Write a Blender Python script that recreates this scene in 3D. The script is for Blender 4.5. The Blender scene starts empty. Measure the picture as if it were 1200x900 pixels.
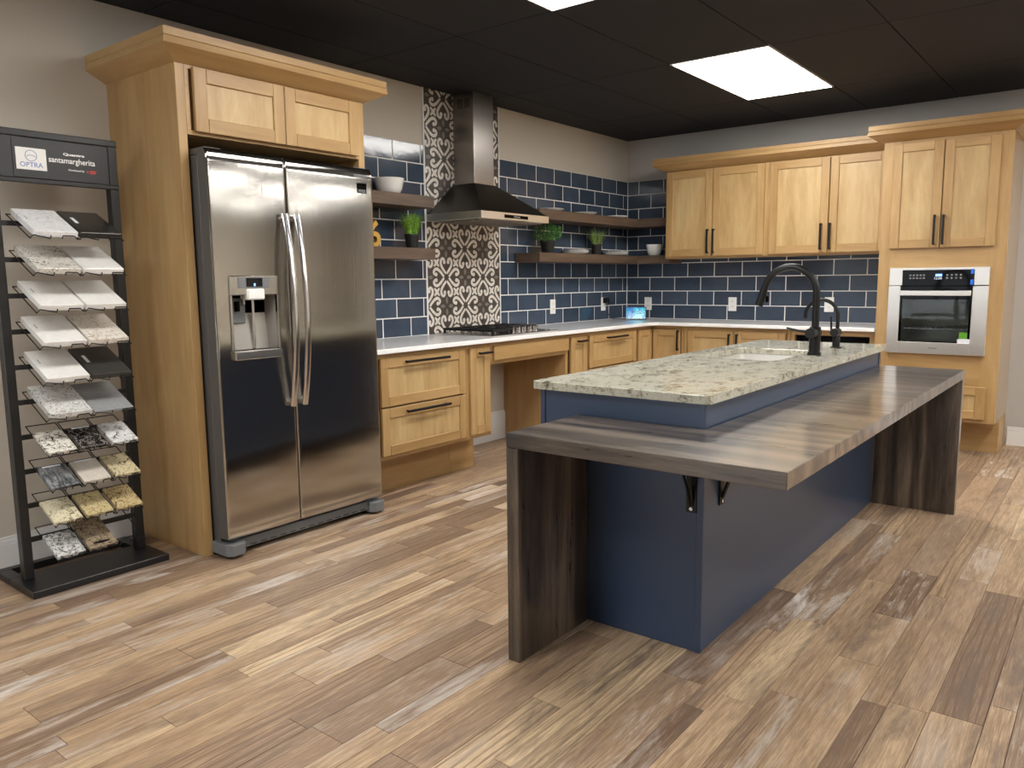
import bpy, bmesh, math, random
from mathutils import Vector, Matrix
random.seed(7)
R = math.radians
S = bpy.context.scene
COL = S.collection
# ------------------------------------------------------------------ camera, world, exposure
cd = bpy.data.cameras.new('camera'); cam = bpy.data.objects.new('camera', cd); COL.objects.link(cam)
FW = Vector((-0.61210501, 0.77975568, -0.13156191)); RT = Vector((0.78738906, 0.61637152, -0.01022786)); UP = Vector((-0.07311579, 0.10985093, 0.99125519))
CAM = Vector((3.80546, -6.647831, 1.230817)); FPX = 915.86
m = Matrix.Identity(4)
for i in range(3):
    m[i][0] = RT[i]; m[i][1] = UP[i]; m[i][2] = -FW[i]; m[i][3] = CAM[i]
cam.matrix_world = m
cd.sensor_fit = 'HORIZONTAL'; cd.sensor_width = 36.0; cd.lens = FPX / 1200 * 36; cd.clip_start = .05
S.camera = cam
w = bpy.data.worlds.new('world'); S.world = w; w.use_nodes = True
w.node_tree.nodes['Background'].inputs[0].default_value = (.5, .5, .52, 1); w.node_tree.nodes['Background'].inputs[1].default_value = .05
S.view_settings.view_transform = 'Standard'; S.view_settings.look = 'None'; S.view_settings.gamma = 1; S.view_settings.use_curve_mapping = False
S.view_settings.exposure = 0.64
PANEL_LIGHT = 13.0        # emission of the ceiling LED panels
WINDOW_LIGHT = 2.6        # daylight in the storefront windows behind the viewer
H = 2.512                 # ceiling height
ROOM_X, ROOM_Y = 10.6, -9.6
BACK_X, DEEP_Y = 4.4, 5.2  # the back wall ends here; the showroom goes on past it

# ------------------------------------------------------------------ material helpers
def lin(r, g, b):
    f = lambda c: (c / 255 / 12.92) if c / 255 <= .04045 else ((c / 255 + .055) / 1.055) ** 2.4
    return (f(r), f(g), f(b), 1)
class NT:
    def __init__(s, name):
        s.m = bpy.data.materials.new(name); s.m.use_nodes = True; s.t = s.m.node_tree; s.n = s.t.nodes
        s.b = s.n['Principled BSDF']
    def node(s, typ, **k):
        n = s.n.new(typ)
        for a, v in k.items():
            if a in n.inputs.keys() if isinstance(a, str) else False: n.inputs[a].default_value = v
            else: setattr(n, a, v)
        return n
    def link(s, a, b): s.t.links.new(a, b)
    def pos(s, scale=(1, 1, 1), rand=0, src='pos'):
        if src == 'pos': g = s.n.new('ShaderNodeNewGeometry').outputs['Position']
        else: g = s.n.new('ShaderNodeTexCoord').outputs['Object']
        mp = s.n.new('ShaderNodeMapping'); mp.inputs['Scale'].default_value = scale
        s.link(g, mp.inputs['Vector'])
        if rand:
            oi = s.n.new('ShaderNodeObjectInfo'); mu = s.n.new('ShaderNodeMath'); mu.operation = 'MULTIPLY'; mu.inputs[1].default_value = rand
            s.link(oi.outputs['Random'], mu.inputs[0]); s.link(mu.outputs[0], mp.inputs['Location'])
        return mp.outputs[0]
    def noise(s, vec, scale=5, detail=4, rough=.55, dist=0):
        n = s.n.new('ShaderNodeTexNoise'); n.inputs['Scale'].default_value = scale; n.inputs['Detail'].default_value = detail
        n.inputs['Roughness'].default_value = rough; n.inputs['Distortion'].default_value = dist
        s.link(vec, n.inputs['Vector']); return n.outputs['Fac']
    def ramp(s, fac, stops):
        n = s.n.new('ShaderNodeValToRGB'); e = n.color_ramp.elements
        while len(e) < len(stops): e.new(.5)
        for k, (p, c) in enumerate(stops): e[k].position = p; e[k].color = c
        s.link(fac, n.inputs[0]); return n.outputs[0]
    def mix(s, fac, a, b, mode='MIX'):
        n = s.n.new('ShaderNodeMix'); n.data_type = 'RGBA'; n.blend_type = mode
        for i, v in ((0, fac), (6, a), (7, b)):
            if hasattr(v, 'is_output'): s.link(v, n.inputs[i])
            else: n.inputs[i].default_value = v
        return n.outputs[2]
    def math(s, op, a, b=0.0, c=None):
        n = s.n.new('ShaderNodeMath'); n.operation = op
        for i, v in ((0, a), (1, b)) + (((2, c),) if c is not None else ()):
            if hasattr(v, 'is_output'): s.link(v, n.inputs[i])
            else: n.inputs[i].default_value = v
        return n.outputs[0]
    def bump(s, h, strength=.2, dist=.002):
        n = s.n.new('ShaderNodeBump'); n.inputs['Strength'].default_value = strength; n.inputs['Distance'].default_value = dist
        s.link(h, n.inputs['Height']); s.link(n.outputs[0], s.b.inputs['Normal'])
    def col(s, c):
        if hasattr(c, 'is_output'): s.link(c, s.b.inputs['Base Color'])
        else: s.b.inputs['Base Color'].default_value = c
    def set(s, **k):
        for a, v in k.items(): s.b.inputs[a.replace('_', ' ')].default_value = v
def simple(name, c, rough=.5, metal=0.0, spec=.5, coat=0):
    t = NT(name); t.col(c); t.set(Roughness=rough, Metallic=metal); t.b.inputs['Specular IOR Level'].default_value = spec
    if coat: t.set(Coat_Weight=coat, Coat_Roughness=.08)
    return t.m
def emit(name, c, st):
    t = NT(name); t.col((0, 0, 0, 1)); t.b.inputs['Emission Color'].default_value = c; t.b.inputs['Emission Strength'].default_value = st
    return t.m
def wood(name, stretch, dark, mid, light, rough=.42, scale=1.0, contrast=1.0, coat=0.0):
    t = NT(name)
    v = t.pos(stretch, 37)
    n1 = t.noise(v, 9 * scale, 6, .6, .6); n2 = t.noise(v, 34 * scale, 5, .7, .2)
    f = t.math('ADD', t.math('MULTIPLY', n1, .72), t.math('MULTIPLY', n2, .28))
    lo, hi = .5 - .17 / contrast, .5 + .17 / contrast
    c = t.ramp(f, [(lo, dark), (.5, mid), (hi, light)])
    blot = t.noise(t.pos((1, 1, .6), 11), 2.2, 3, .5)
    c2 = t.mix(t.math('MULTIPLY', t.math('SUBTRACT', blot, .42), .9), c, dark)
    t.col(c2); t.set(Roughness=rough); t.bump(n2, .12, .001)
    if coat: t.set(Coat_Weight=coat, Coat_Roughness=.12)
    return t.m
M = {}
D, MI, L_ = lin(157, 122, 76), lin(176, 142, 94), lin(190, 158, 109)
M['maple_v'] = wood('maple_vertical', (1, 1, .12), D, MI, L_)
M['maple_y'] = wood('maple_along_wall_left', (1, .12, 1), D, MI, L_)
M['maple_x'] = wood('maple_along_wall_back', (.12, 1, 1), D, MI, L_)
M['maple_pn'] = wood('maple_panel', (1, 1, .16), lin(170, 139, 91), lin(187, 157, 109), lin(200, 173, 126), contrast=1.3)
M['maple_gloss'] = wood('maple_side_varnish', (1, 1, .12), D, MI, L_, rough=.16, coat=.6)
M['shelf_y'] = wood('shelf_walnut_y', (1, .1, 1), lin(66, 52, 42), lin(92, 74, 61), lin(112, 92, 77), .5)
M['shelf_x'] = wood('shelf_walnut_x', (.1, 1, 1), lin(66, 52, 42), lin(92, 74, 61), lin(112, 92, 77), .5)
def baroak(name, stretch, bumpy):
    t = NT(name)
    v = t.pos(stretch, 0)
    n1 = t.noise(v, 7, 7, .66, 1.1); n2 = t.noise(v, 42, 4, .7, .3)
    f = t.math('ADD', t.math('MULTIPLY', n1, .65), t.math('MULTIPLY', n2, .35))
    wv = t.n.new('ShaderNodeTexWave'); wv.wave_type = 'BANDS'; wv.bands_direction = {'x': 'Y', 'y': 'X', 'v': 'X'}[name[-1] if name[-1] != 'l' else 'v']; wv.inputs['Scale'].default_value = 2.6; wv.inputs['Distortion'].default_value = 16; wv.inputs['Detail'].default_value = 5; wv.inputs['Detail Scale'].default_value = 1.1
    t.link(v, wv.inputs['Vector'])
    f = t.math('ADD', t.math('MULTIPLY', f, .86), t.math('MULTIPLY', wv.outputs['Fac'], .14))
    c = t.ramp(f, [(.35, lin(32, 27, 23)), (.445, lin(58, 49, 42)), (.53, lin(86, 74, 63)), (.64, lin(118, 104, 90))])
    t.col(c); t.set(Coat_Weight=.8, Coat_Roughness=.13); t.link(t.ramp(n2, [(.3, (.26,) * 3 + (1,)), (.7, (.42,) * 3 + (1,))]), t.b.inputs['Roughness'])
    h = t.math('ADD', t.math('MULTIPLY', n1, .8), t.math('MULTIPLY', n2, .4)); t.bump(h, .3, bumpy)
    bn = [q for q in t.n if q.type == 'BUMP'][0]; t.link(bn.outputs[0], t.b.inputs['Coat Normal'])
    return t.m
M['bar_x'] = baroak('bar_oak_along_x', (.09, 1, 1), .002)
M['bar_y'] = baroak('bar_oak_along_y', (1, .09, 1), .002)
M['bar_v'] = baroak('bar_oak_vertical', (1, 1, .09), .002)
def steel(name, base, stretch, rough=.24, amp=.1, bumps=.05, sc=60):
    t = NT(name); v = t.pos(stretch, 3); n = t.noise(v, sc, 4, .6)
    t.col(base); t.set(Metallic=1.0)
    t.link(t.math('MULTIPLY_ADD', n, amp, rough - amp / 2), t.b.inputs['Roughness']); t.bump(n, bumps, .0006)
    t.set(Anisotropic=.5)
    return t.m
M['steel'] = steel('brushed_stainless', lin(190, 187, 181), (1, 1, .012), .12, .05, .5, 260)
M['steel_h'] = steel('brushed_stainless_horizontal', lin(206, 203, 198), (.03, .03, 1), .22, .1)
M['steel_hood'] = steel('hood_stainless', lin(160, 154, 148), (1, 1, .03), .3, .1)
M['hood_band'] = steel('hood_band_stainless', lin(226, 222, 214), (.03, .03, 1), .36, .1)
M['hood_black'] = steel('hood_dark_steel', lin(88, 86, 84), (1, 1, .03), .3, .1)
M['oven_steel'] = steel('oven_stainless', lin(246, 244, 240), (.03, .03, 1), .4, .1)
M['recess'] = simple('dispenser_recess_silver', lin(158, 153, 146), .35, .4)
M['chrome'] = simple('polished_handle_metal', lin(225, 225, 226), .18, 1.0)
M['fridge_grey'] = simple('fridge_side_grey', lin(92, 90, 88), .45, .2)
M['fridge_base'] = simple('fridge_base_grille_grey', lin(110, 113, 115), .5)
M['black'] = simple('matte_black_metal', lin(14, 14, 15), .42, 0, .35)
M['black_satin'] = simple('satin_black_powder_coat', lin(22, 22, 24), .34)
M['black_gloss'] = simple('gloss_black_glass', lin(5, 5, 6), .06, 0, .08)
M['rubber'] = simple('black_shadow_gap', lin(14, 14, 14), .7)
M['iron'] = simple('cast_iron', lin(26, 26, 28), .5, .3)
M['white_plastic'] = simple('white_plastic', lin(236, 236, 234), .35)
M['white_slot'] = simple('outlet_slot_dark', lin(70, 70, 70), .5)
M['ceramic'] = simple('white_glazed_ceramic', lin(240, 240, 238), .18)
M['trim_white'] = simple('white_semi_gloss_trim', lin(232, 232, 232), .3)
M['grout'] = simple('white_grout', lin(226, 226, 224), .75)
M['gold'] = simple('brushed_gold', lin(200, 162, 82), .4, .8)
M['pot'] = simple('black_pot', lin(30, 30, 31), .55)
M['led_frame'] = simple('light_frame_white', lin(220, 220, 220), .5)
M['led'] = emit('led_diffuser', (1.0, .965, .91, 1), PANEL_LIGHT)
M['daylight'] = emit('daylight_window', (.86, .93, 1.0, 1), WINDOW_LIGHT)
M['screen_dark'] = simple('display_glass', lin(10, 11, 18), .08)
M['blue_led'] = emit('blue_display_digit', (.15, .3, 1, 1), 2.5)
M['white_digit'] = emit('pale_display_digit', (.8, .85, 1, 1), .8)
M['blue_tape'] = simple('blue_film', lin(28, 110, 225), .4)
M['green_sticker'] = simple('green_sticker', lin(92, 160, 40), .5)
M['white_sticker'] = simple('white_sticker', lin(222, 226, 235), .5)
M['print_white'] = simple('white_print', lin(238, 238, 236), .5)
M['print_blue'] = simple('blue_print', lin(52, 92, 178), .5)
M['print_red'] = simple('red_print', lin(205, 52, 48), .5)
M['print_grey'] = simple('grey_print', lin(120, 120, 122), .5)
M['sign_black'] = simple('black_sign_board', lin(28, 28, 30), .3)
# wall paint
t = NT('greige_wall_paint'); n = t.noise(t.pos(), 160, 3, .6); t.col(lin(200, 193, 181)); t.set(Roughness=.72); t.bump(n, .12, .001); M['wall'] = t.m
t = NT('grey_wall_paint'); n = t.noise(t.pos(), 160, 3, .6); t.col(lin(186, 183, 179)); t.set(Roughness=.72); t.bump(n, .12, .001); M['wall_b'] = t.m
t = NT('black_ceiling_panel'); n = t.noise(t.pos(), 240, 3, .7); t.col(lin(25, 24, 28)); t.set(Roughness=.8); t.bump(n, .25, .001); M['ceil'] = t.m
M['ceil_gap'] = simple('ceiling_gap_black', lin(10, 10, 10), .9)
# blue paint
t = NT('navy_paint'); n = t.noise(t.pos((1, 1, 1)), 90, 3, .6); t.col(lin(52, 68, 93)); t.set(Roughness=.28); t.bump(n, .06, .001); M['navy'] = t.m
# glossy blue tile
t = NT('glossy_blue_tile')
oi = t.n.new('ShaderNodeObjectInfo')
n = t.noise(t.pos((1, 1, 1), 9), 9, 3, .5); f = t.math('ADD', t.math('MULTIPLY', oi.outputs['Random'], .5), t.math('MULTIPLY', n, .5))
t.col(t.ramp(f, [(.15, lin(54, 65, 80)), (.5, lin(62, 74, 91)), (.85, lin(74, 86, 102))])); t.set(Roughness=.1)
n2 = t.noise(t.pos((1, 1, 1), 5), 11, 2, .5); t.bump(n2, .16, .004); M['tile'] = t.m
t = NT('patterned_tile_dark'); n = t.noise(t.pos(), 26, 4, .6); t.col(t.ramp(n, [(.3, lin(58, 51, 46)), (.7, lin(80, 72, 66))])); t.set(Roughness=.4); M['deco_dark'] = t.m
t = NT('patterned_tile_cream'); n = t.noise(t.pos(), 40, 4, .6); t.col(t.ramp(n, [(.3, lin(205, 198, 188)), (.7, lin(232, 227, 218))])); t.set(Roughness=.4); M['deco_white'] = t.m
M['deco_grey'] = simple('patterned_tile_grey', lin(132, 126, 120), .42)
# quartz
t = NT('white_quartz'); n = t.noise(t.pos(), 60, 4, .7); t.col(t.ramp(n, [(.3, lin(246, 246, 247)), (.6, lin(251, 251, 251))])); t.set(Roughness=.1); M['quartz'] = t.m
# stones
def stone(name, cols, scale=40, rough=.16, stretch=(1, 1, 1), fine=.5, dist=1.0, src='pos', gain=1.7):
    t = NT(name); v = t.pos(stretch, 23, src)
    a = t.noise(v, scale, 8, .72, dist); b = t.noise(v, scale * 5, 3, .7)
    f = t.math('ADD', t.math('MULTIPLY', a, 1 - fine * .6), t.math('MULTIPLY', b, fine * .6))
    f = t.math('MULTIPLY_ADD', f, gain, .5 - .5 * gain)
    t.col(t.ramp(f, cols)); t.set(Roughness=rough); return t.m
t = NT('river_granite'); v = t.pos((1, .6, 1), 0)
a = t.noise(v, 7, 6, .62, 1.6); b = t.noise(v, 48, 6, .75, .8); d = t.noise(t.pos(), 190, 3, .7)
f = t.math('ADD', t.math('MULTIPLY', a, .34), t.math('ADD', t.math('MULTIPLY', b, .48), t.math('MULTIPLY', d, .18)))
f = t.math('MULTIPLY_ADD', f, 3.0, -1.0)
t.col(t.ramp(f, [(.16, lin(64, 60, 52)), (.28, lin(132, 127, 110)), (.40, lin(170, 166, 148)), (.52, lin(198, 195, 179)), (.64, lin(180, 178, 164)), (.80, lin(218, 217, 208))])); t.set(Roughness=.12); M['granite'] = t.m
t = NT('satin_pot_soil'); t.col(lin(45, 35, 28)); t.set(Roughness=.9); M['soil'] = t.m
def leafm(name, a, b):
    t = NT(name); n = t.noise(t.pos(), 70, 2, .5); t.col(t.ramp(n, [(.35, a), (.65, b)])); t.set(Roughness=.5); return t.m
M['grass'] = leafm('artificial_grass', lin(84, 142, 38), lin(164, 206, 88)); M['bush'] = leafm('boxwood_leaf', lin(40, 92, 34), lin(98, 156, 72)); M['grass2'] = leafm('artificial_grass_dull', lin(84, 122, 54), lin(158, 180, 104))
# tinted oven glass
t = NT('oven_window_glass')
for x_ in list(t.n):
    if x_.type == 'BSDF_PRINCIPLED': t.n.remove(x_)
gl = t.n.new('ShaderNodeBsdfGlossy'); gl.inputs['Roughness'].default_value = .03; gl.inputs['Color'].default_value = (.9, .9, .9, 1)
tr = t.n.new('ShaderNodeBsdfTransparent'); tr.inputs['Color'].default_value = (.8, .81, .8, 1)
fr = t.n.new('ShaderNodeFresnel'); fr.inputs['IOR'].default_value = 1.28; mx = t.n.new('ShaderNodeMixShader')
t.link(fr.outputs[0], mx.inputs[0]); t.link(tr.outputs[0], mx.inputs[1]); t.link(gl.outputs[0], mx.inputs[2]); t.link(mx.outputs[0], t.n['Material Output'].inputs[0]); M['glass'] = t.m
M['cavity'] = simple('oven_cavity_enamel', lin(196, 197, 192), .35)
# tablet picture: bright turquoise with dark branch-like marks
t = NT('tablet_picture')
v = t.pos((1, 1, 1)); a = t.noise(v, 26, 6, .7, 2.5); b = t.noise(v, 9, 2, .5)
c = t.ramp(b, [(.35, lin(0, 130, 215)), (.5, lin(20, 190, 230)), (.62, lin(120, 225, 240))]); c = t.mix(t.ramp(a, [(.50, (0, 0, 0, 1)), (.56, (1, 1, 1, 1))]), c, lin(10, 55, 95))
t.col((0, 0, 0, 1)); t.link(c, t.b.inputs['Emission Color']); t.b.inputs['Emission Strength'].default_value = .62; t.set(Roughness=.1); M['tablet'] = t.m
# floor planks
t = NT('weathered_vinyl_plank')
at = t.n.new('ShaderNodeAttribute'); at.attribute_name = 'rnd'; rv = at.outputs['Vector']; sep = t.n.new('ShaderNodeSeparateXYZ'); t.link(rv, sep.inputs[0])
g = t.n.new('ShaderNodeNewGeometry'); mp = t.n.new('ShaderNodeMapping'); mp.inputs['Scale'].default_value = (1, .085, 1); t.link(g.outputs['Position'], mp.inputs['Vector'])
vs = t.n.new('ShaderNodeVectorMath'); vs.operation = 'SCALE'; vs.inputs['Scale'].default_value = 40; t.link(rv, vs.inputs[0]); t.link(vs.outputs[0], mp.inputs['Location'])
gv = mp.outputs[0]
mp2 = t.n.new('ShaderNodeMapping'); mp2.inputs['Scale'].default_value = (1, .17, 1); t.link(g.outputs['Position'], mp2.inputs['Vector']); t.link(vs.outputs[0], mp2.inputs['Location'])
mp3 = t.n.new('ShaderNodeMapping'); mp3.inputs['Scale'].default_value = (1, .03, 1); t.link(g.outputs['Position'], mp3.inputs['Vector']); t.link(vs.outputs[0], mp3.inputs['Location'])
n1 = t.noise(gv, 22, 8, .7, .8); n2 = t.noise(mp3.outputs[0], 260, 4, .75, .4); n3 = t.noise(mp2.outputs[0], 6.5, 6, .7, .8); n4 = t.noise(mp2.outputs[0], 26, 6, .75, .6)
base = t.ramp(sep.outputs[0], [(.0, lin(124, 101, 83)), (.12, lin(146, 121, 99)), (.3, lin(168, 141, 115)), (.6, lin(180, 152, 122)), (.86, lin(194, 166, 134)), (1, lin(218, 192, 156))])
gr = t.math('ADD', t.math('MULTIPLY', n1, .5), t.math('MULTIPLY', n2, .5))
c = t.mix(t.math('MULTIPLY', t.ramp(gr, [(.40, (1, 1, 1, 1)), (.56, (0, 0, 0, 1))]), .7), base, lin(98, 72, 52))
c = t.mix(t.math('MULTIPLY', t.ramp(n2, [(.52, (0, 0, 0, 1)), (.68, (1, 1, 1, 1))]), .28), c, lin(222, 198, 166))
wv = t.n.new('ShaderNodeTexWave'); wv.wave_type = 'BANDS'; wv.bands_direction = 'X'; wv.inputs['Scale'].default_value = 11; wv.inputs['Distortion'].default_value = 11; wv.inputs['Detail'].default_value = 3; wv.inputs['Detail Scale'].default_value = .9; t.link(gv, wv.inputs['Vector'])
rg_ = t.math('MULTIPLY', t.ramp(wv.outputs['Fac'], [(.70, (0, 0, 0, 1)), (.92, (1, 1, 1, 1))]), t.math('MULTIPLY', t.ramp(sep.outputs[2], [(.5, (0, 0, 0, 1)), (.75, (1, 1, 1, 1))]), .55))
c = t.mix(rg_, c, lin(96, 70, 50))
gm = t.math('ADD', t.math('MULTIPLY', n3, .5), t.math('ADD', t.math('MULTIPLY', n1, .27), t.math('MULTIPLY', n4, .23)))
c = t.mix(t.math('MULTIPLY', t.ramp(gm, [(.51, (0, 0, 0, 1)), (.60, (1, 1, 1, 1))]), .78), c, lin(106, 90, 80))
wf = t.math('MULTIPLY', t.ramp(gm, [(.40, (1, 1, 1, 1)), (.50, (0, 0, 0, 1))]), t.math('MULTIPLY', sep.outputs[1], .92))
c = t.mix(wf, c, lin(214, 206, 198))
t.col(c); t.link(t.ramp(gr, [(.3, (.34,) * 3 + (1,)), (.7, (.5,) * 3 + (1,))]), t.b.inputs['Roughness']); t.bump(gr, .25, .0012); M['plank'] = t.m
M['subfloor'] = simple('dark_plank_joint', lin(70, 56, 46), .8)

# ------------------------------------------------------------------ geometry helpers
class MB:
    def __init__(s): s.bm = bmesh.new(); s.mi = 0
    def add(s, vs, fs, mi=None):
        v = [s.bm.verts.new(p) for p in vs]
        for f in fs:
            try:
                fc = s.bm.faces.new([v[i] for i in f]); fc.material_index = s.mi if mi is None else mi
            except ValueError: pass
        return s
    def box(s, x0, x1, y0, y1, z0, z1, c=0.0, mi=None, faces=None):
        if x0 > x1: x0, x1 = x1, x0
        if y0 > y1: y0, y1 = y1, y0
        if z0 > z1: z0, z1 = z1, z0
        if c <= 0:
            vs = [(x, y, z) for x in (x0, x1) for y in (y0, y1) for z in (z0, z1)]
            return s.add(vs, [(0, 1, 3, 2), (4, 6, 7, 5), (0, 4, 5, 1), (2, 3, 7, 6), (0, 2, 6, 4), (1, 5, 7, 3)], mi)
        c = min(c, .45 * (x1 - x0), .45 * (y1 - y0), .45 * (z1 - z0))
        lo, hi = (x0, y0, z0), (x1, y1, z1); vs = []; idx = {}
        for sx in (0, 1):
            for sy in (0, 1):
                for sz in (0, 1):
                    for ax in range(3):
                        p = []
                        for k, sg in enumerate((sx, sy, sz)):
                            e = hi[k] if sg else lo[k]
                            p.append(e if k == ax else e + (-c if sg else c))
                        idx[(sx, sy, sz, ax)] = len(vs); vs.append(tuple(p))
        fs = []
        for ax in range(3):
            a, b = [k for k in range(3) if k != ax]
            for sg in (0, 1):
                q = []
                for (u, v) in ((0, 0), (1, 0), (1, 1), (0, 1)):
                    k = [0, 0, 0]; k[ax] = sg; k[a] = u; k[b] = v; q.append(idx[(k[0], k[1], k[2], ax)])
                fs.append(q)
            for u in (0, 1):
                for v in (0, 1):
                    k0 = [0, 0, 0]; k1 = [0, 0, 0]; k0[a] = k1[a] = u; k0[b] = k1[b] = v; k1[ax] = 1
                    fs.append([idx[tuple(k0) + (a,)], idx[tuple(k1) + (a,)], idx[tuple(k1) + (b,)], idx[tuple(k0) + (b,)]])
        for sx in (0, 1):
            for sy in (0, 1):
                for sz in (0, 1): fs.append([idx[(sx, sy, sz, k)] for k in range(3)])
        return s.add(vs, fs, mi)
    def tube(s, path, r, seg=10, cap=True, mi=None, flat=None):
        P = [Vector(p) for p in path]; n = len(P); vs = []; fs = []; prev = None
        for i, p in enumerate(P):
            d = (P[min(i + 1, n - 1)] - P[max(i - 1, 0)]).normalized()
            if prev is None:
                a = Vector((0, 0, 1)) if abs(d.z) < .9 else Vector((1, 0, 0)); u = d.cross(a).normalized()
            else: u = (prev - d * prev.dot(d)).normalized()
            prev = u; v = d.cross(u); rr = r[i] if isinstance(r, (list, tuple)) else r
            for k in range(seg):
                an = 2 * math.pi * k / seg + math.pi / seg
                o = u * math.cos(an) * rr + v * math.sin(an) * rr
                if flat: o = Vector((o.x * flat[0], o.y * flat[1], o.z * flat[2]))
                vs.append(tuple(p + o))
        for i in range(n - 1):
            for k in range(seg):
                fs.append((i * seg + k, i * seg + (k + 1) % seg, (i + 1) * seg + (k + 1) % seg, (i + 1) * seg + k))
        if cap: fs.append(tuple(range(seg))[::-1]); fs.append(tuple(range((n - 1) * seg, n * seg)))
        return s.add(vs, fs, mi)
    def cyl(s, a, b, r, seg=20, mi=None): return s.tube([a, b], r, seg, True, mi)
    def lathe(s, c, prof, seg=28, mi=None, closed=False):
        vs = []; fs = []; n = len(prof)
        for (r, z) in prof:
            for k in range(seg):
                an = 2 * math.pi * k / seg; vs.append((c[0] + r * math.cos(an), c[1] + r * math.sin(an), c[2] + z))
        for i in range(n - 1 if not closed else n):
            j = (i + 1) % n
            for k in range(seg): fs.append((i * seg + k, i * seg + (k + 1) % seg, j * seg + (k + 1) % seg, j * seg + k))
        if not closed: fs.append(tuple(range(seg))[::-1]); fs.append(tuple(range((n - 1) * seg, n * seg)))
        return s.add(vs, fs, mi)
    def prism(s, pts, z0, z1, mi=None):
        n = len(pts); vs = [(x, y, z0) for x, y in pts] + [(x, y, z1) for x, y in pts]
        fs = [tuple(range(n))[::-1], tuple(range(n, 2 * n))] + [(i, (i + 1) % n, n + (i + 1) % n, n + i) for i in range(n)]
        return s.add(vs, fs, mi)
    def build(s, name, mats, parent=None, loc=None, smooth=None, bevel=0, weld=False):
        bm = s.bm
        if weld: bmesh.ops.remove_doubles(bm, verts=bm.verts, dist=1e-5)
        bmesh.ops.recalc_face_normals(bm, faces=bm.faces)
        if parent is not None: o = ORG[parent.name]
        elif loc is not None: o = Vector(loc)
        else:
            xs = [v.co.x for v in bm.verts]; ys = [v.co.y for v in bm.verts]; zs = [v.co.z for v in bm.verts]
            o = Vector(((min(xs) + max(xs)) / 2, (min(ys) + max(ys)) / 2, min(zs)))
        for v in bm.verts: v.co -= o
        me = bpy.data.meshes.new(name); bm.to_mesh(me); bm.free()
        if not isinstance(mats, (list, tuple)): mats = [mats]
        for k in mats: me.materials.append(M[k])
        if smooth is not None:
            for p in me.polygons: p.use_smooth = True
            me.set_sharp_from_angle(angle=R(smooth))
        ob = bpy.data.objects.new(name, me); COL.objects.link(ob)
        if parent is not None: ob.parent = parent
        else: ob.location = o
        ORG[ob.name] = o
        if bevel:
            bv = ob.modifiers.new('edge', 'BEVEL'); bv.width = bevel; bv.segments = 2; bv.limit_method = 'ANGLE'; bv.angle_limit = R(40)
        return ob
ORG = {}
def tag(o, label=None, cat=None, group=None, kind=None):
    if label: o['label'] = label
    if cat: o['category'] = cat
    if group: o['group'] = group
    if kind: o['kind'] = kind
    return o
def thing(name, loc, label, cat, group=None):
    o = bpy.data.objects.new(name, None); COL.objects.link(o); o.location = loc; o.empty_display_size = .1; ORG[o.name] = Vector(loc)
    return tag(o, label, cat, group)
def BX(name, mats, parent, *a, c=0.0, **k): return MB().box(*a, c=c).build(name, mats, parent, **k)
def textmesh(body, size, bold=0.0, extrude=.0004):
    cu = bpy.data.curves.new('lettering', 'FONT'); cu.body = body; cu.size = size; cu.align_x = 'CENTER'; cu.align_y = 'CENTER'; cu.extrude = extrude; cu.offset = bold; cu.resolution_u = 3
    ob = bpy.data.objects.new('lettering', cu); COL.objects.link(ob)
    dg = bpy.context.evaluated_depsgraph_get(); me = bpy.data.meshes.new_from_object(ob.evaluated_get(dg))
    COL.objects.unlink(ob); bpy.data.objects.remove(ob); return me
def lettering(body, width, center, plane, mat, parent=None, name='lettering', bold=0.0, extrude=.0004, height=None):
    """printed word fitted to a width; plane A faces +x (reads along +y), plane B faces -y (reads along +x)"""
    me = textmesh(body, 1, bold, extrude)
    xs = [v.co.x for v in me.vertices]; ys = [v.co.y for v in me.vertices]; mxx = (min(xs) + max(xs)) / 2; myy = (min(ys) + max(ys)) / 2
    k = width / (max(xs) - min(xs)); ky = k if height is None else height / (max(ys) - min(ys)); o = ORG[parent.name] if parent else Vector(center)
    for v in me.vertices:
        a, b, d = (v.co.x - mxx) * k, (v.co.y - myy) * ky, v.co.z
        p = Vector((center[0] + d, center[1] + a, center[2] + b)) if plane == 'A' else Vector((center[0] + a, center[1] - d, center[2] + b))
        v.co = p - o
    me.materials.clear(); me.materials.append(M[mat]); me.name = name
    ob = bpy.data.objects.new(name, me); COL.objects.link(ob)
    if parent: ob.parent = parent
    else: ob.location = o
    ORG[ob.name] = o
    return ob
# wall-plane boxes: A = wall_left (x=0, faces +x; a runs along y), B = wall_back (y=0, faces -y; a runs along x); d = distance out from the wall
def pbox(mb, pl, a0, a1, d0, d1, z0, z1, c=0.0, mi=None):
    if pl == 'A': mb.box(d0, d1, a0, a1, z0, z1, c, mi)
    else: mb.box(a0, a1, -d1, -d0, z0, z1, c, mi)
    return mb
def hmat(pl): return 'maple_y' if pl == 'A' else 'maple_x'
def pull(parent, pl, a, d, z, length, vertical):
    mb = MB(); q = lambda aa, dd, zz: (dd, aa, zz) if pl == 'A' else (aa, -dd, zz); h = length / 2
    if vertical:
        pbox(mb, pl, a - .007, a + .007, d + .022, d + .036, z - h, z + h, .002)
        for e in (-1, 1): pbox(mb, pl, a - .005, a + .005, d - .001, d + .026, z + e * (h - .008) - .006, z + e * (h - .008) + .006, .001)
    else:
        pbox(mb, pl, a - h, a + h, d + .022, d + .036, z - .007, z + .007, .002)
        for e in (-1, 1): pbox(mb, pl, a + e * (h - .02) - .006, a + e * (h - .02) + .006, d - .001, d + .026, z - .005, z + .005, .001)
    return mb.build('handle', 'black', parent)
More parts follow.
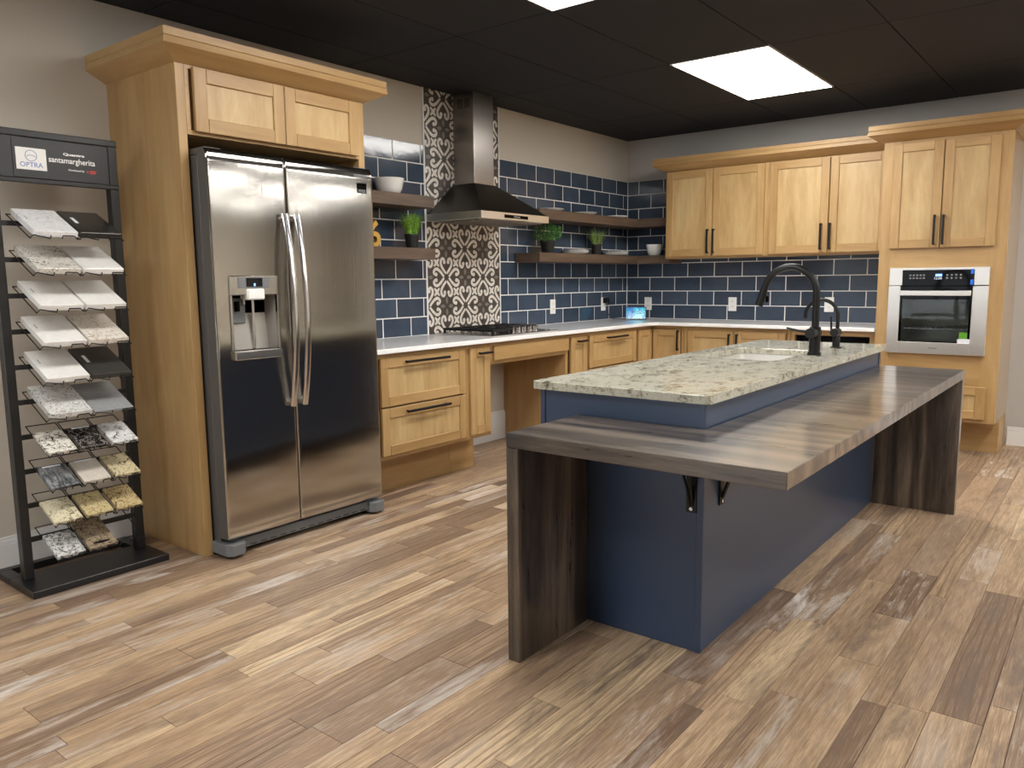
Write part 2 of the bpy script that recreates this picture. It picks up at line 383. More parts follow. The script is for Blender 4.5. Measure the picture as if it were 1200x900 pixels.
def shaker(parent, name, pl, a0, a1, z0, z1, d0, d1, rail=.058, mats=None):
    """shaker door or drawer front: stiles and rails round a recessed flat panel"""
    mv, mh = mats or ('maple_v', hmat(pl)); mb = MB()
    pbox(mb, pl, a0, a0 + rail, d0, d1, z0, z1, .003, 0); pbox(mb, pl, a1 - rail, a1, d0, d1, z0, z1, .003, 0)
    pbox(mb, pl, a0 + rail, a1 - rail, d0, d1, z0, z0 + rail, .003, 1); pbox(mb, pl, a0 + rail, a1 - rail, d0, d1, z1 - rail, z1, .003, 1)
    o = mb.build(name, [mv, mh], parent)
    pbox(MB(), pl, a0 + rail - .001, a1 - rail + .001, d0 + .002, d1 - .009, z0 + rail - .001, z1 - rail + .001).build('panel', 'maple_pn' if mats is None else mv, o)
    return o
def crown(parent, path, prof, side, mats):
    """profile (offset, z) swept along an open 2-D path; side=+1 offsets to the right of travel"""
    n = len(path); P = [Vector(p) for p in path]
    def off(i, o):
        ns = []
        if i > 0: d = (P[i] - P[i - 1]).normalized(); ns.append(Vector((d.y, -d.x)) * side)
        if i < n - 1: d = (P[i + 1] - P[i]).normalized(); ns.append(Vector((d.y, -d.x)) * side)
        if len(ns) == 1: return P[i] + ns[0] * o
        b = ns[0] + ns[1]; return P[i] + b * (o / (1 + ns[0].dot(ns[1])))
    vs = []; k = len(prof)
    for i in range(n):
        for (o, z) in prof: q = off(i, o); vs.append((q.x, q.y, z))
    mb = MB()
    for i in range(n - 1):
        fs = [(i * k + j, i * k + (j + 1) % k, (i + 1) * k + (j + 1) % k, (i + 1) * k + j) for j in range(k)]
        if i == 0: fs.append(tuple(range(k)))
        if i == n - 2: fs.append(tuple(range((n - 1) * k, n * k))[::-1])
        d = P[i + 1] - P[i]; used = sorted({a for f in fs for a in f}); mp_ = {a: b for b, a in enumerate(used)}
        mb.add([vs[a] for a in used], [tuple(mp_[a] for a in f) for f in fs], 0 if abs(d.y) > abs(d.x) else 1)
    return mb.build('crown_molding', mats, parent)
CROWN = [(-.012, 2.150), (.004, 2.150), (.084, 2.192), (.092, 2.196), (.088, 2.222), (.084, 2.224), (.088, 2.228), (.088, 2.258), (-.012, 2.258)]

# ================================================================== THE ROOM
# floor
fl = MB().box(-.1, ROOM_X, ROOM_Y, DEEP_Y, -.06, -.0035).build('floor', 'subfloor', loc=(0, 0, 0)); tag(fl, kind='structure')
rp = random.Random(21)
planks = []
xx = .0
while xx < ROOM_X - .02:
    wd = min(rp.choice([.066, .07, .085, .105, .105, .13, .135]), ROOM_X - xx)
    yy = -rp.random() * 1.0
    y_hi = 0.0 if xx < BACK_X + .1 else DEEP_Y
    while y_hi > ROOM_Y + .01:
        ln = rp.uniform(.32, 1.25); y_lo = max(y_hi - (ln if y_hi < 0 else ln * rp.uniform(.3, 1)), ROOM_Y)
        planks.append((xx, xx + wd, y_lo, y_hi)); y_hi = y_lo
    xx += wd
def vis(p):
    cx, cy = (p[0] + p[1]) / 2, (p[2] + p[3]) / 2; best = 0
    for yy in (p[2], cy, p[3]):
        d = Vector((cx, yy, 0)) - CAM; dep = d.dot(FW)
        if dep < .5: continue
        u = 600 + FPX * d.dot(RT) / dep; v = 450 - FPX * d.dot(UP) / dep
        if -60 < u < 1260 and 300 < v < 960 and not (cx < .45) and not (2.14 < cx < 2.78 and -4.35 < yy < -2.1) and not (.4 < cx < 2.1 and yy > -1.4):
            best = max(best, (p[1] - p[0]) * (p[3] - p[2]) / dep ** 3)
    return best
planks.sort(key=vis, reverse=True)
def plank_mesh(lst):
    vs, fs, at_ = [], [], []
    for (x0, x1, y0, y1) in lst:
        e = .0004; b = len(vs); r_ = (rp.random(), max(0, rp.random() * 1.5 - .38), rp.random()); ch = .0007; zt = 0.0
        x0 += e; x1 -= e; y0 += e; y1 -= e
        vs += [(x0, y0, -.003), (x1, y0, -.003), (x1, y1, -.003), (x0, y1, -.003), (x0 + ch, y0 + ch, zt), (x1 - ch, y0 + ch, zt), (x1 - ch, y1 - ch, zt), (x0 + ch, y1 - ch, zt)]
        fs += [(b + 4, b + 5, b + 6, b + 7)] + [(b + i, b + (i + 1) % 4, b + 4 + (i + 1) % 4, b + 4 + i) for i in range(4)]
        at_ += [r_] * 8
    me = bpy.data.meshes.new('plank'); me.from_pydata(vs, [], fs); a = me.attributes.new('rnd', 'FLOAT_VECTOR', 'POINT')
    a.data.foreach_set('vector', [c for r_ in at_ for c in r_]); me.materials.append(M['plank']); return me
for p in planks[:300]:
    o = bpy.data.objects.new('plank', plank_mesh([p])); COL.objects.link(o); o.parent = fl
o = bpy.data.objects.new('outlying_planks', plank_mesh(planks[300:])); COL.objects.link(o); o.parent = fl; tag(o, kind='stuff')
# walls
WL = MB().box(-.1, 0, ROOM_Y, .1, -.06, H + .1).build('wall_left', 'wall', loc=(0, 0, 0)); tag(WL, kind='structure')
WB = MB().box(0, BACK_X, 0, .1, -.06, H + .1).build('wall_back', 'wall_b', loc=(0, 0, 0)); tag(WB, kind='structure')
tag(MB().box(ROOM_X, ROOM_X + .1, ROOM_Y, DEEP_Y, -.06, H + .1).build('wall_right', 'wall', loc=(0, 0, 0)), kind='structure')
tag(MB().box(-.1, ROOM_X + .1, ROOM_Y - .1, ROOM_Y, -.06, H + .1).build('wall_front', 'wall', loc=(0, 0, 0)), kind='structure')
for k, (a0, a1) in enumerate(((.35, 2.15),)):
    o = MB(); fw_ = .05; y0 = ROOM_Y
    for b in ((a0, a0 + fw_, .03, 2.3), (a1 - fw_, a1, .03, 2.3), (a0 + fw_, a1 - fw_, .03, .03 + fw_), (a0 + fw_, a1 - fw_, 2.3 - fw_, 2.3)): o.box(b[0], b[1], y0, y0 + .05, b[2], b[3], .002)
    o = o.build('window_%d' % (k + 1), 'black_satin'); tag(o, kind='structure'); BX('pane', 'daylight', o, a0 + fw_, a1 - fw_, y0 + .01, y0 + .02, .03 + fw_, 2.3 - fw_)
tag(MB().box(BACK_X - .1, BACK_X, .1, DEEP_Y, -.06, H + .1).build('wall_side', 'wall', loc=(0, 0, 0)), kind='structure'); tag(MB().box(BACK_X - .1, ROOM_X + .1, DEEP_Y, DEEP_Y + .1, -.06, H + .1).build('wall_far', 'wall', loc=(0, 0, 0)), kind='structure')
# ceiling: black 2x4 lay-in panels, LED panels in some cells
CE = MB().box(-.1, ROOM_X, ROOM_Y, DEEP_Y, H + .012, H + .09).build('ceiling', 'ceil_gap', loc=(0, 0, 0)); tag(CE, kind='structure')
gx = [0] + [.305 + .6096 * k for k in range(18)]; gx = [g_ for g_ in gx if g_ < ROOM_X] + [ROOM_X]
gy = [5.2, 3.982, 2.7515, 1.521, .2905, 0] + [-.94 - 1.2305 * k for k in range(8)]; gy = [g_ for g_ in gy if g_ > ROOM_Y] + [ROOM_Y]
lights = {(3, 1), (3, 3), (3, 5), (7, 1), (7, 3), (11, -2), (11, -4), (11, 1), (11, 3), (11, 5), (15, -2), (15, 1), (15, 3)}
LLAB = {(3, 1): 'bright LED ceiling panel nearer the back wall, whole in view', (3, 3): 'LED ceiling panel cut off by the top edge of the photo',
        (3, 5): 'LED ceiling panel above the open floor left behind the viewer', (7, 1): 'LED ceiling panel right of the oven cabinet near the back wall', (7, 3): 'LED ceiling panel right of the island, out of frame',
        (7, 5): 'LED ceiling panel over the spot the photo is taken from', (11, -2): 'LED ceiling panel just past the end of the back wall', (11, -4): 'LED ceiling panel deep in the room past the back wall', (15, -2): 'LED ceiling panel by the right wall past the back wall', (15, 1): 'LED ceiling panel by the right wall level with the oven', (15, 3): 'LED ceiling panel by the right wall level with the island',
        (11, 1): 'far right LED ceiling panel near the back wall', (11, 3): 'far right LED ceiling panel in the middle of the room', (11, 5): 'far right LED ceiling panel behind the viewer'}
for i in range(len(gx) - 1):
    for j in range(len(gy) - 1):
        x0, x1, y1, y0 = gx[i], gx[i + 1], gy[j], gy[j + 1]; e = .0025; j -= 5
        if y1 > .01 and x1 < BACK_X + .02: continue
        if y1 > .01: x0 = max(x0, BACK_X + .002)
        if (i, j) in lights:
            L = thing('ceiling_light', ((x0 + x1) / 2, (y0 + y1) / 2, H), LLAB[(i, j)], 'light', 'recessed LED ceiling panels')
            fr_ = MB(); wv = .012
            for b in ((x0 + e, x0 + wv, y0 + e, y1 - e), (x1 - wv, x1 - e, y0 + e, y1 - e), (x0 + wv, x1 - wv, y0 + e, y0 + wv), (x0 + wv, x1 - wv, y1 - wv, y1 - e)): fr_.box(b[0], b[1], b[2], b[3], H - .003, H + .011)
            fr_.build('frame', 'led_frame', L); MB().box(x0 + wv, x1 - wv, y0 + wv, y1 - wv, H - .001, H + .008).build('diffuser', 'led', L)
        else: MB().box(x0 + e, x1 - e, y0 + e, y1 - e, H, H + .011, .0015).build('ceiling_panel', 'ceil', CE)
# baseboards
def baseboard(name, pl, a0, a1):
    mb = MB(); pbox(mb, pl, a0, a1, 0, .014, 0, .105, .002); pbox(mb, pl, a0, a1, 0, .010, .105, .122, .002); pbox(mb, pl, a0, a1, 0, .006, .122, .137, .002)
    o = mb.build(name, 'trim_white'); tag(o, kind='structure'); return o
baseboard('baseboard_left', 'A', ROOM_Y, -4.832); baseboard('baseboard_back', 'B', 3.182, BACK_X)
bb = MB(); pbox(bb, 'A', -2.77, -1.89, 0, .014, 0, .205, .002); pbox(bb, 'A', -2.77, -1.89, 0, .008, .205, .222, .002); tag(bb.build('trim_1', 'trim_white'), kind='structure')
# ---- blue wall tiles
PV = .1275; Z0 = .8625; TL_, TH_ = .2510, .1205
def unit_tile(pl):
    mb = MB(); pbox(mb, pl, -.5 * TL_, .5 * TL_, .002, .010, -.5 * TH_, .5 * TH_, .0016); ob = mb.build('tile', 'tile', loc=(0, 0, 0)); me = ob.data; bpy.data.objects.remove(ob); return me
TM = {'A': unit_tile('A'), 'B': unit_tile('B')}
rt = random.Random(4)
def put_tile(pl, wall, a0, a1, row):
    g_ = .0076 / 2
    a0 += g_; a1 -= g_
    if a1 - a0 < .02: return
    o = bpy.data.objects.new('tile', TM[pl]); COL.objects.link(o); o.parent = wall; c = (a0 + a1) / 2; z = Z0 + PV * (row + .5); sc = (a1 - a0) / TL_
    t_ = rt.uniform(-.002, .002), rt.uniform(-.0025, .0025)
    if pl == 'A': o.location = (0, c, z); o.scale = (1, sc, 1); o.rotation_euler = (0, t_[0], t_[1])
    else: o.location = (c, 0, z); o.scale = (sc, 1, 1); o.rotation_euler = (t_[0], 0, t_[1])
def tile_row(pl, wall, lo, hi, first, pitch, row):
    k = math.floor((lo - first) / pitch); j = first + k * pitch
    while j < hi:
        put_tile(pl, wall, max(j, lo), min(j + pitch, hi), row); j += pitch
for r_ in range(10):
    tile_row('A', WL, -1.941, -.011, -.089 if r_ % 2 == 0 else -.2145, .2513, r_)
    tile_row('A', WL, -3.80, -2.749, -2.908 if r_ % 2 == 0 else -3.035, .254, r_)
    hi = 2.392 if r_ < 5 else .578
    tile_row('B', WB, .011, hi, 0.0 if r_ % 2 == 0 else .128, .2555, r_)
for (a0, a1) in ((-3.80, -2.748), (-1.942, 0)): pbox(MB(), 'A', a0, a1, -.001, .0086, Z0 - .02, Z0 + 10 * PV).build('grout', 'grout', WL)
pbox(MB(), 'B', .0087, 2.392, -.001, .0086, Z0 - .02, Z0 + 5 * PV).build('grout', 'grout', WB); pbox(MB(), 'B', .0087, .58, -.001, .0086, Z0 + 5 * PV, Z0 + 10 * PV).build('grout', 'grout', WB)
for a in (-2.7485, -1.9515): pbox(MB(), 'A', a, a + .010, -.001, .0125, .85, H - .001, .001).build('edge_trim', 'trim_white', WL)
# ---- patterned cement tiles behind the hood
def catmull(P, n=7):
    P = [Vector(p) for p in P]; Q = [P[0]] + P + [P[-1]]; out = []
    for i in range(1, len(Q) - 2):
        for k in range(n):
            t_ = k / n; a, b, c_, d = Q[i - 1], Q[i], Q[i + 1], Q[i + 2]
            out.append(.5 * ((2 * b) + (c_ - a) * t_ + (2 * a - 5 * b + 4 * c_ - d) * t_ ** 2 + (3 * b - a - 3 * c_ + d) * t_ ** 3))
    return out + [P[-1]]
PZ = .2022; PA = .1993
def deco_mesh(flip, zclip=None):
    mb = MB(); T = .0102; e = .0008
    y = lambda u: ((1 - u) if flip else u) * PA; z = lambda v: v * PZ
    mb.box(.001, .010, e, PA - e, e, PZ - e, .0008, 0)
    def poly(pts, mi, dep=T): 
        v = [mb.bm.verts.new((dep, min(max(y(a), e), PA - e), min(max(z(b), e), PZ - e))) for a, b in pts]
        try: f = mb.bm.faces.new(v); f.material_index = mi
        except ValueError: pass
    def ribbon(path, wfn, mi):
        n = len(path)
        L_r = []
        for i, p in enumerate(path):
            d = (path[min(i + 1, n - 1)] - path[max(i - 1, 0)]).normalized(); nn = Vector((-d.y, d.x)) * wfn(i / (n - 1)); L_r.append((p + nn, p - nn))
        for i in range(n - 1): poly([L_r[i][0], L_r[i + 1][0], L_r[i + 1][1], L_r[i][1]], mi)
    def disc(c_, r_, mi, dep=T + .0001): poly([(c_[0] + r_ * math.cos(2 * math.pi * k / 14), c_[1] + r_ * math.sin(2 * math.pi * k / 14)) for k in range(14)], mi, dep)
    for inv in (0, 1):
        for sw in (0, 1):
            pts = [(.012, .125), (.115, .225), (.215, .34), (.28, .465), (.262, .585), (.178, .645), (.098, .6), (.1, .525)]
            if sw: pts = [(b, a) for a, b in pts]
            if inv: pts = [(1 - a, 1 - b) for a, b in pts]
            ribbon(catmull(pts), lambda s_: .040 + .014 * math.sin(math.pi * min(1, s_ * 1.1)), 1)
            disc(pts[-1], .07, 1)
    star = []
    for k in range(4):
        a = math.pi / 4 + k * math.pi / 2
        star.append((.5 + .185 * math.cos(a - .16), .5 + .185 * math.sin(a - .16))); star.append((.5 + .185 * math.cos(a + .16), .5 + .185 * math.sin(a + .16)))
        a += math.pi / 4; star.append((.5 + .078 * math.cos(a), .5 + .078 * math.sin(a)))
    poly(star, 1)
    for (cx, cy) in ((1, 0), (0, 1)):
        sx, sy = (1 if cx == 0 else -1), (1 if cy == 0 else -1)
        for ax in (0, 1):
            pp = []
            for k in range(9):
                s_ = k / 8; al = .07 + .27 * s_; wd = .062 * math.sin(math.pi * s_)
                pp.append((cx + sx * (al if ax == 0 else wd), cy + sy * (wd if ax == 0 else al)))
            poly(pp, 2)
    if zclip:
        g_ = mb.bm.verts[:] + mb.bm.edges[:] + mb.bm.faces[:]
        bmesh.ops.bisect_plane(mb.bm, geom=g_, plane_co=(0, 0, zclip), plane_no=(0, 0, 1), clear_outer=True)
    ob = mb.build('patterned_tile', ['deco_dark', 'deco_white', 'deco_grey'], loc=(0, 0, 0)); me = ob.data; bpy.data.objects.remove(ob)
    return me
DM = [deco_mesh(False), deco_mesh(True)]; DC = [deco_mesh(False, H - .852 - 8 * PZ - .001), deco_mesh(True, H - .852 - 8 * PZ - .001)]
for i in range(4):
    for j in range(9):
        o = bpy.data.objects.new('patterned_tile', (DM if j < 8 else DC)[(i + j + 1) % 2]); COL.objects.link(o); o.parent = WL; o.location = (0, -2.7486 + .00 + i * PA, .852 + j * PZ)
MB().box(-.001, .002, -2.748, -1.942, .852, H - .002).build('tile_backing', 'rubber', WL)

# ================================================================== FRIDGE CABINET
YL, YR, XE = -4.828, -3.80, .603
fc = thing('fridge_cabinet', (XE / 2, (YL + YR) / 2, 0), 'tall light maple surround cabinet built around the steel refrigerator', 'cabinet')
BX('side_panel', 'maple_v', fc, .001, XE, YL, YL + .04, 0, 2.158, c=.0015); BX('side_panel', 'maple_v', fc, .012, XE, YR - .04, YR, 0, 2.158, c=.0015)
BX('carcass', 'maple_y', fc, .002, XE - .02, YL + .04, YR - .04, 1.862, 2.158)
mb = MB(); mb.box(XE - .02, XE, YL + .04, YR - .04, 1.862, 1.882, .001).box(XE - .02, XE, YL + .04, YR - .04, 2.132, 2.158, .001).box(XE - .02, XE, YL + .04, YL + .06, 1.882, 2.132, .001).box(XE - .02, XE, YR - .06, YR - .04, 1.882, 2.132, .001); mb.build('face_frame', 'maple_y', fc)
for (a0, a1) in ((-4.757, -4.3015), (-4.2985, -3.852)): shaker(fc, 'door', 'A', a0, a1, 1.875, 2.142, XE + .001, XE + .021, .06)
crown(fc, [(.001, YL), (XE, YL), (XE, YR), (.001, YR)], CROWN, 1, ['maple_y', 'maple_x'])

# ================================================================== REFRIGERATOR
FY0, FY1, FY2 = -4.781, -4.389, -3.861; FXB, FX = .655, .730
fr = thing('refrigerator', (.37, -4.32, 0), 'stainless side-by-side refrigerator with two long curved handles and water dispenser', 'refrigerator')
BX('body', 'fridge_grey', fr, .06, FXB - .012, FY0 + .006, FY2 - .006, .03, 1.775, c=.004)
BX('door_gasket', 'rubber', fr, FXB - .012, FXB, FY0 + .012, FY2 - .012, .1, 1.785)
def fridge_door(y0, y1, hole=None):
    z0, z1 = .09, 1.797; hw = (y1 - y0) / 2; yc = (y0 + y1) / 2
    ys = [y0 + (y1 - y0) * k / 24 for k in range(25)]; ys += [y0 + .003, y0 + .007, y0 + .012, y1 - .003, y1 - .007, y1 - .012]
    zs = [z0 + (z1 - z0) * k / 30 for k in range(31)] + [z1 - .003, z1 - .008, z1 - .015, z1 - .025, z1 - .04, z0 + .004, z0 + .01]
    if hole: ys = [y for y in ys if min(abs(y - hole[0]), abs(y - hole[1])) > .004] + [hole[0], hole[1]]; zs = [z for z in zs if min(abs(z - hole[2]), abs(z - hole[3])) > .004] + [hole[2], hole[3]]
    ys.sort(); zs.sort()
    def fx(y, z):
        s_ = (y - yc) / hw; ed = min(y - y0, y1 - y); ez = z1 - z; eb = z - z0
        x = FX - .006 * s_ * s_
        if ed < .007: x -= .005 * (1 - ed / .007) ** 2.2
        if ez < .05: x -= .014 * (1 - ez / .05) ** 2.4
        if eb < .01: x -= .006 * (1 - eb / .01) ** 2
        return x
    mb = MB(); ny, nz = len(ys), len(zs)
    vs = [(fx(y, z), y, z) for z in zs for y in ys] + [(FXB, y, z) for z in zs for y in ys]; fs = []; o_ = ny * nz
    for j in range(nz - 1):
        for i in range(ny - 1):
            a = j * ny + i
            if hole and hole[0] - 1e-6 <= ys[i] and ys[i + 1] <= hole[1] + 1e-6 and hole[2] - 1e-6 <= zs[j] and zs[j + 1] <= hole[3] + 1e-6: continue
            fs.append((a, a + 1, a + ny + 1, a + ny))
    per = [i for i in range(ny)] + [(j + 1) * ny - 1 for j in range(1, nz)] + [(nz - 1) * ny + i for i in range(ny - 2, -1, -1)] + [j * ny for j in range(nz - 2, 0, -1)]
    for a, b in zip(per, per[1:] + per[:1]): fs.append((a, b, b + o_, a + o_))
    fs.append(tuple(p + o_ for p in per))
    mb.add(vs, fs); bmesh.ops.delete(mb.bm, geom=[v for v in mb.bm.verts if not v.link_faces], context='VERTS')
    for f in mb.bm.faces:
        f.normal_update()
        if abs(f.normal.x) < .25: f.material_index = 1
    return mb.build('door', ['steel', 'fridge_grey'], fr, smooth=35)
DY0, DY1, DZ0, DZ1 = -4.706, -4.470, .932, 1.178
dl = fridge_door(FY0, FY1 - .003, (DY0, DY1, DZ0, DZ1)); dr = fridge_door(FY1 + .003, FY2)
def fhandle(door, y):
    P = []
    for k in range(25):
        s_ = k / 24; z = 1.54 - s_ * .885; P.append((FX + .014 + .05 * 4 * s_ * (1 - s_), y, z))
    mb = MB().tube(P, .0165, 12, flat=(.62, 1.0, 1)); [mb.tube([(FX - .02, y, zz), (FX + .02, y, zz)], .012, 10) for zz in (1.52, .675)]; mb.build('handle', 'chrome', door, smooth=40)
fhandle(dl, -4.418); fhandle(dr, -4.352)
# dispenser (sub-parts of the left door)
mb = MB(); X1 = FX + .001; b0, b1, c0, c1 = -4.714, -4.465, .892, 1.263
mb.box(FX - .02, X1 + .004, b0, b1, DZ1 - .001, c1, .004).box(FX - .02, X1 + .004, b0, DY0 + .003, c0 + .04, DZ1, .002).box(FX - .02, X1 + .004, DY1 - .003, b1, c0 + .04, DZ1, .002)
mb.build('dispenser_frame', 'steel_h', dl)
mb = MB(); d0 = FX - .085
mb.add([(d0 + .03, DY0 + .02, DZ0), (d0 + .03, DY1 - .02, DZ0), (d0, DY1 - .02, DZ1), (d0, DY0 + .02, DZ1), (FX - .006, DY0, DZ0), (FX - .006, DY1, DZ0), (FX - .006, DY1, DZ1), (FX - .006, DY0, DZ1)], [(0, 1, 2, 3), (0, 4, 7, 3), (1, 5, 6, 2), (0, 1, 5, 4), (3, 2, 6, 7)])
mb.build('dispenser_recess', 'recess', dl)
BX('drip_tray', 'chrome', dl, FX - .06, FX + .018, b0 + .004, b1 - .002, .892, .932, c=.004)
BX('control_pad', 'fridge_base', dl, X1 + .003, X1 + .007, -4.672, -4.512, 1.208, 1.256, c=.001); BX('display_screen', 'screen_dark', dl, X1 + .006, X1 + .0085, -4.632, -4.550, 1.214, 1.253, c=.0005)
mb = MB()
for k in range(3):
    for yy in (-4.665, -4.543): BX('control_button', 'print_grey', dl, X1 + .0068, X1 + .0078, yy, yy + .024, 1.216 + k * .013, 1.223 + k * .013)
BX('display_digit', 'blue_led', dl, X1 + .008, X1 + .009, -4.595, -4.587, 1.217, 1.229)
BX('ice_chute', 'white_plastic', dl, FX - .05, FX + .016, -4.632, -4.543, 1.156, 1.205, c=.006)
BX('water_lever', 'fridge_base', dl, d0 + .012, d0 + .028, -4.68, -4.60, 1.05, 1.165, c=.004); MB().tube([(d0 + .03, -4.645, 1.15), (d0 + .03, -4.645, 1.105)], .013, 12).build('sensor', 'black_gloss', dl, smooth=40)
MB().cyl((FX - .05, -4.612, 1.156), (FX - .05, -4.612, 1.135), .005, 10).build('nozzle', 'white_plastic', dl); BX('divider', 'chrome', dl, d0 + .02, d0 + .036, -4.572, -4.558, DZ0, 1.156, c=.003)
lettering('SAMSUNG', .086, (FX - .0022, -3.942, 1.757), 'A', 'print_grey', dr, 'brand_lettering', .02, .0018)
BX('badge', 'black_gloss', dr, FX - .012, FX - .001, -3.968, -3.906, 1.673, 1.722); 
mb = MB()
for k in range(3): mb.box(FX - .0011, FX - .0005, -3.96, -3.914, 1.678 + k * .005, 1.680 + k * .005)
mb.build('badge_line', 'print_grey', dr)
mb = MB(); mb.box(.60, .70, FY0 + .05, FY2 - .04, .026, .074, .004)
for k in range(14): mb.box(.699, .7012, FY0 + .12 + k * .055, FY0 + .155 + k * .055, .034, .038, 0, 1)
mb.build('base_grille', ['fridge_base', 'rubber'], fr)
for yy, s_ in ((FY0, 1), (FY2, -1)):
    y_ = sorted((yy - s_ * .012, yy + s_ * .085)); mb = MB(); mb.prism([(.60, y_[0]), (.715, y_[0]), (.742, y_[0] + .02), (.742, y_[1] - .02), (.72, y_[1]), (.60, y_[1])], .014, .068); mb.build('foot_cover', 'fridge_base', fr, bevel=.004)
    MB().cyl((.64, yy + s_ * .06, 0), (.64, yy + s_ * .06, .03), .018, 14).build('levelling_foot', 'black', fr)
    MB().cyl((.20, yy + s_ * .06, 0), (.20, yy + s_ * .06, .03), .018, 14).build('levelling_foot', 'black', fr)
    BX('hinge_cover', 'fridge_grey', fr, .55, .69, min(yy + s_ * .01, yy + s_ * .09), max(yy + s_ * .01, yy + s_ * .09), 1.776, 1.806, c=.004)

# ================================================================== BASE CABINETS
ZC0, ZB = .836, .232; DF, DD = .585, .605
def base_unit(name, pl, a0, a1, label, toe=True, wallgap=.001, depth=DF):
    o = thing(name, ((depth / 2, (a0 + a1) / 2, 0) if pl == 'A' else ((a0 + a1) / 2, -depth / 2, 0)), label, 'cabinet')
    g_ = .0008
    pbox(MB(), pl, a0 + g_, a1 - g_, wallgap, depth - .02, ZB, ZC0 - .002).build('carcass', 'maple_v', o)
    mb = MB(); pbox(mb, pl, a0 + g_, a0 + .03, depth - .02, depth, ZB, ZC0 - .002, .001, 0); pbox(mb, pl, a1 - .03, a1 - g_, depth - .02, depth, ZB, ZC0 - .002, .001, 0)
    pbox(mb, pl, a0 + .03, a1 - .03, depth - .02, depth, ZB, ZB + .03, .001, 1); pbox(mb, pl, a0 + .03, a1 - .03, depth - .02, depth, ZC0 - .04, ZC0 - .002, .001, 1)
    mb.build('face_frame', ['maple_v', hmat(pl)], o)
    if toe: pbox(MB(), pl, a0 + g_, a1 - g_, wallgap, .43, 0, ZB - .0005).build('toe_kick', hmat(pl), o)
    return o
c = base_unit('base_cabinet', 'A', -3.798, -3.008, 'maple base cabinet with two wide drawers beside the refrigerator')
for z0, z1 in ((.536, .811), (.257, .527)):
    d = shaker(c, 'drawer', 'A', -3.735, -3.033, z0, z1, DF + .0005, DD, .058); pull(d, 'A', -3.384, DD, z1 - .030, .36, False)
c = base_unit('base_cabinet', 'A', -3.008, -2.772, 'slim maple pull-out cabinet left of the open space under the cooktop')
d = shaker(c, 'door', 'A', -2.985, -2.794, .257, .811, DF + .0005, DD, .058); pull(d, 'A', -2.862, DD, .811 - .034, .12, False)
c = thing('knee_space_apron', (.3, -2.33, .69), 'maple apron panel under the cooktop bridging the open knee space', 'panel')
BX('rail', 'maple_y', c, DF - .02, DF, -2.771, -1.9095, .69, ZC0 - .002, c=.001); BX('false_front', 'maple_y', c, DF + .0005, DD, -2.749, -1.884, .717, .811, c=.002); BX('shelf_board', 'maple_y', c, .02, DF - .02, -2.771, -1.9095, .69, .708)
c = base_unit('base_cabinet', 'A', -1.907, -1.62, 'slim maple pull-out cabinet right of the open space under the cooktop', depth=DF)
BX('end_panel', 'maple_v', c, .016, DF - .0, -1.9075, -1.886, 0, ZB - .001)
BX('end_skin', 'maple_v', c, .016, DF, -1.9085, -1.9075, 0, ZC0 - .003)
d = shaker(c, 'door', 'A', -1.857, -1.637, .257, .808, DF + .0005, DD, .058); pull(d, 'A', -1.735, DD, .776, .12, False)
c = base_unit('base_cabinet', 'A', -1.62, -.862, 'maple base cabinet with drawers just left of the inside corner')
for z0, z1 in ((.556, .808), (.257, .547)):
    d = shaker(c, 'drawer', 'A', -1.604, -.884, z0, z1, DF + .0005, DD, .058); pull(d, 'A', -1.22, DD, z1 - .03, .30, False)
# corner unit
c = thing('corner_cabinet', (.3, -.3, 0), 'maple corner base cabinet with a folding door in the inside corner', 'cabinet')
MB().prism([(.001, -.861), (DF - .02, -.861), (DF - .02, -DF + .02), (.89, -DF + .02), (.89, -.001), (.001, -.001)], ZB, ZC0 - .002).build('carcass', 'maple_v', c)
mb = MB(); mb.box(DF - .02, DF, -.861, -.585, ZB, .25, .001).box(DF - .02, DF, -.861, -.585, .81, ZC0 - .002, .001).box(DF - .02, DF, -.861, -.838, .25, .81, .001).box(DF, .89, -DF, -DF + .02, ZB, .25, .001).box(DF, .89, -DF, -DF + .02, .81, ZC0 - .002, .001).box(.868, .89, -DF, -DF + .02, .25, .81, .001); mb.build('face_frame', 'maple_x', c)
shaker(c, 'door', 'A', -.835, -.609, .257, .804, DF + .0005, DD, .055); d = shaker(c, 'door', 'B', .608, .862, .257, .804, DF + .0005, DD, .055); pull(d, 'B', .850, DD, .715, .17, True)
MB().prism([(.001, -.861), (.43, -.861), (.43, -.43), (.89, -.43), (.89, -.001), (.001, -.001)], 0, ZB - .0005).build('toe_kick', 'maple_x', c)
c = base_unit('base_cabinet', 'B', .891, 1.785, 'two-door maple base cabinet along the back wall behind the island')
for a0, a1, hx in ((.931, 1.329, 1.300), (1.337, 1.748, 1.366)):
    d = shaker(c, 'door', 'B', a0, a1, .257, .806, DF + .0005, DD, .058); pull(d, 'B', hx, DD, .70, .17, True)
c = thing('base_cabinet', (2.09, -.3, 0), 'maple base unit holding the black under-counter microwave left of the oven cabinet', 'cabinet')
mb = MB(); a0, a1 = 1.786, 2.391
pbox(mb, 'B', a0, a0 + .028, .001, DF, ZB, ZC0 - .002, 0, 0); pbox(mb, 'B', a1 - .038, a1, .001, DF, ZB, ZC0 - .002, 0, 0); pbox(mb, 'B', a0 + .028, a1 - .038, .001, DF, ZB, .37, 0, 1); pbox(mb, 'B', a0 + .028, a1 - .038, .001, DF, .795, ZC0 - .002, 0, 1); pbox(mb, 'B', a0 + .028, a1 - .038, .001, .02, .37, .795, 0, 1)
mb.build('carcass', ['maple_v', 'maple_x'], c); pbox(MB(), 'B', a0, a1, .001, .43, 0, ZB - .0005).build('toe_kick', 'maple_x', c)
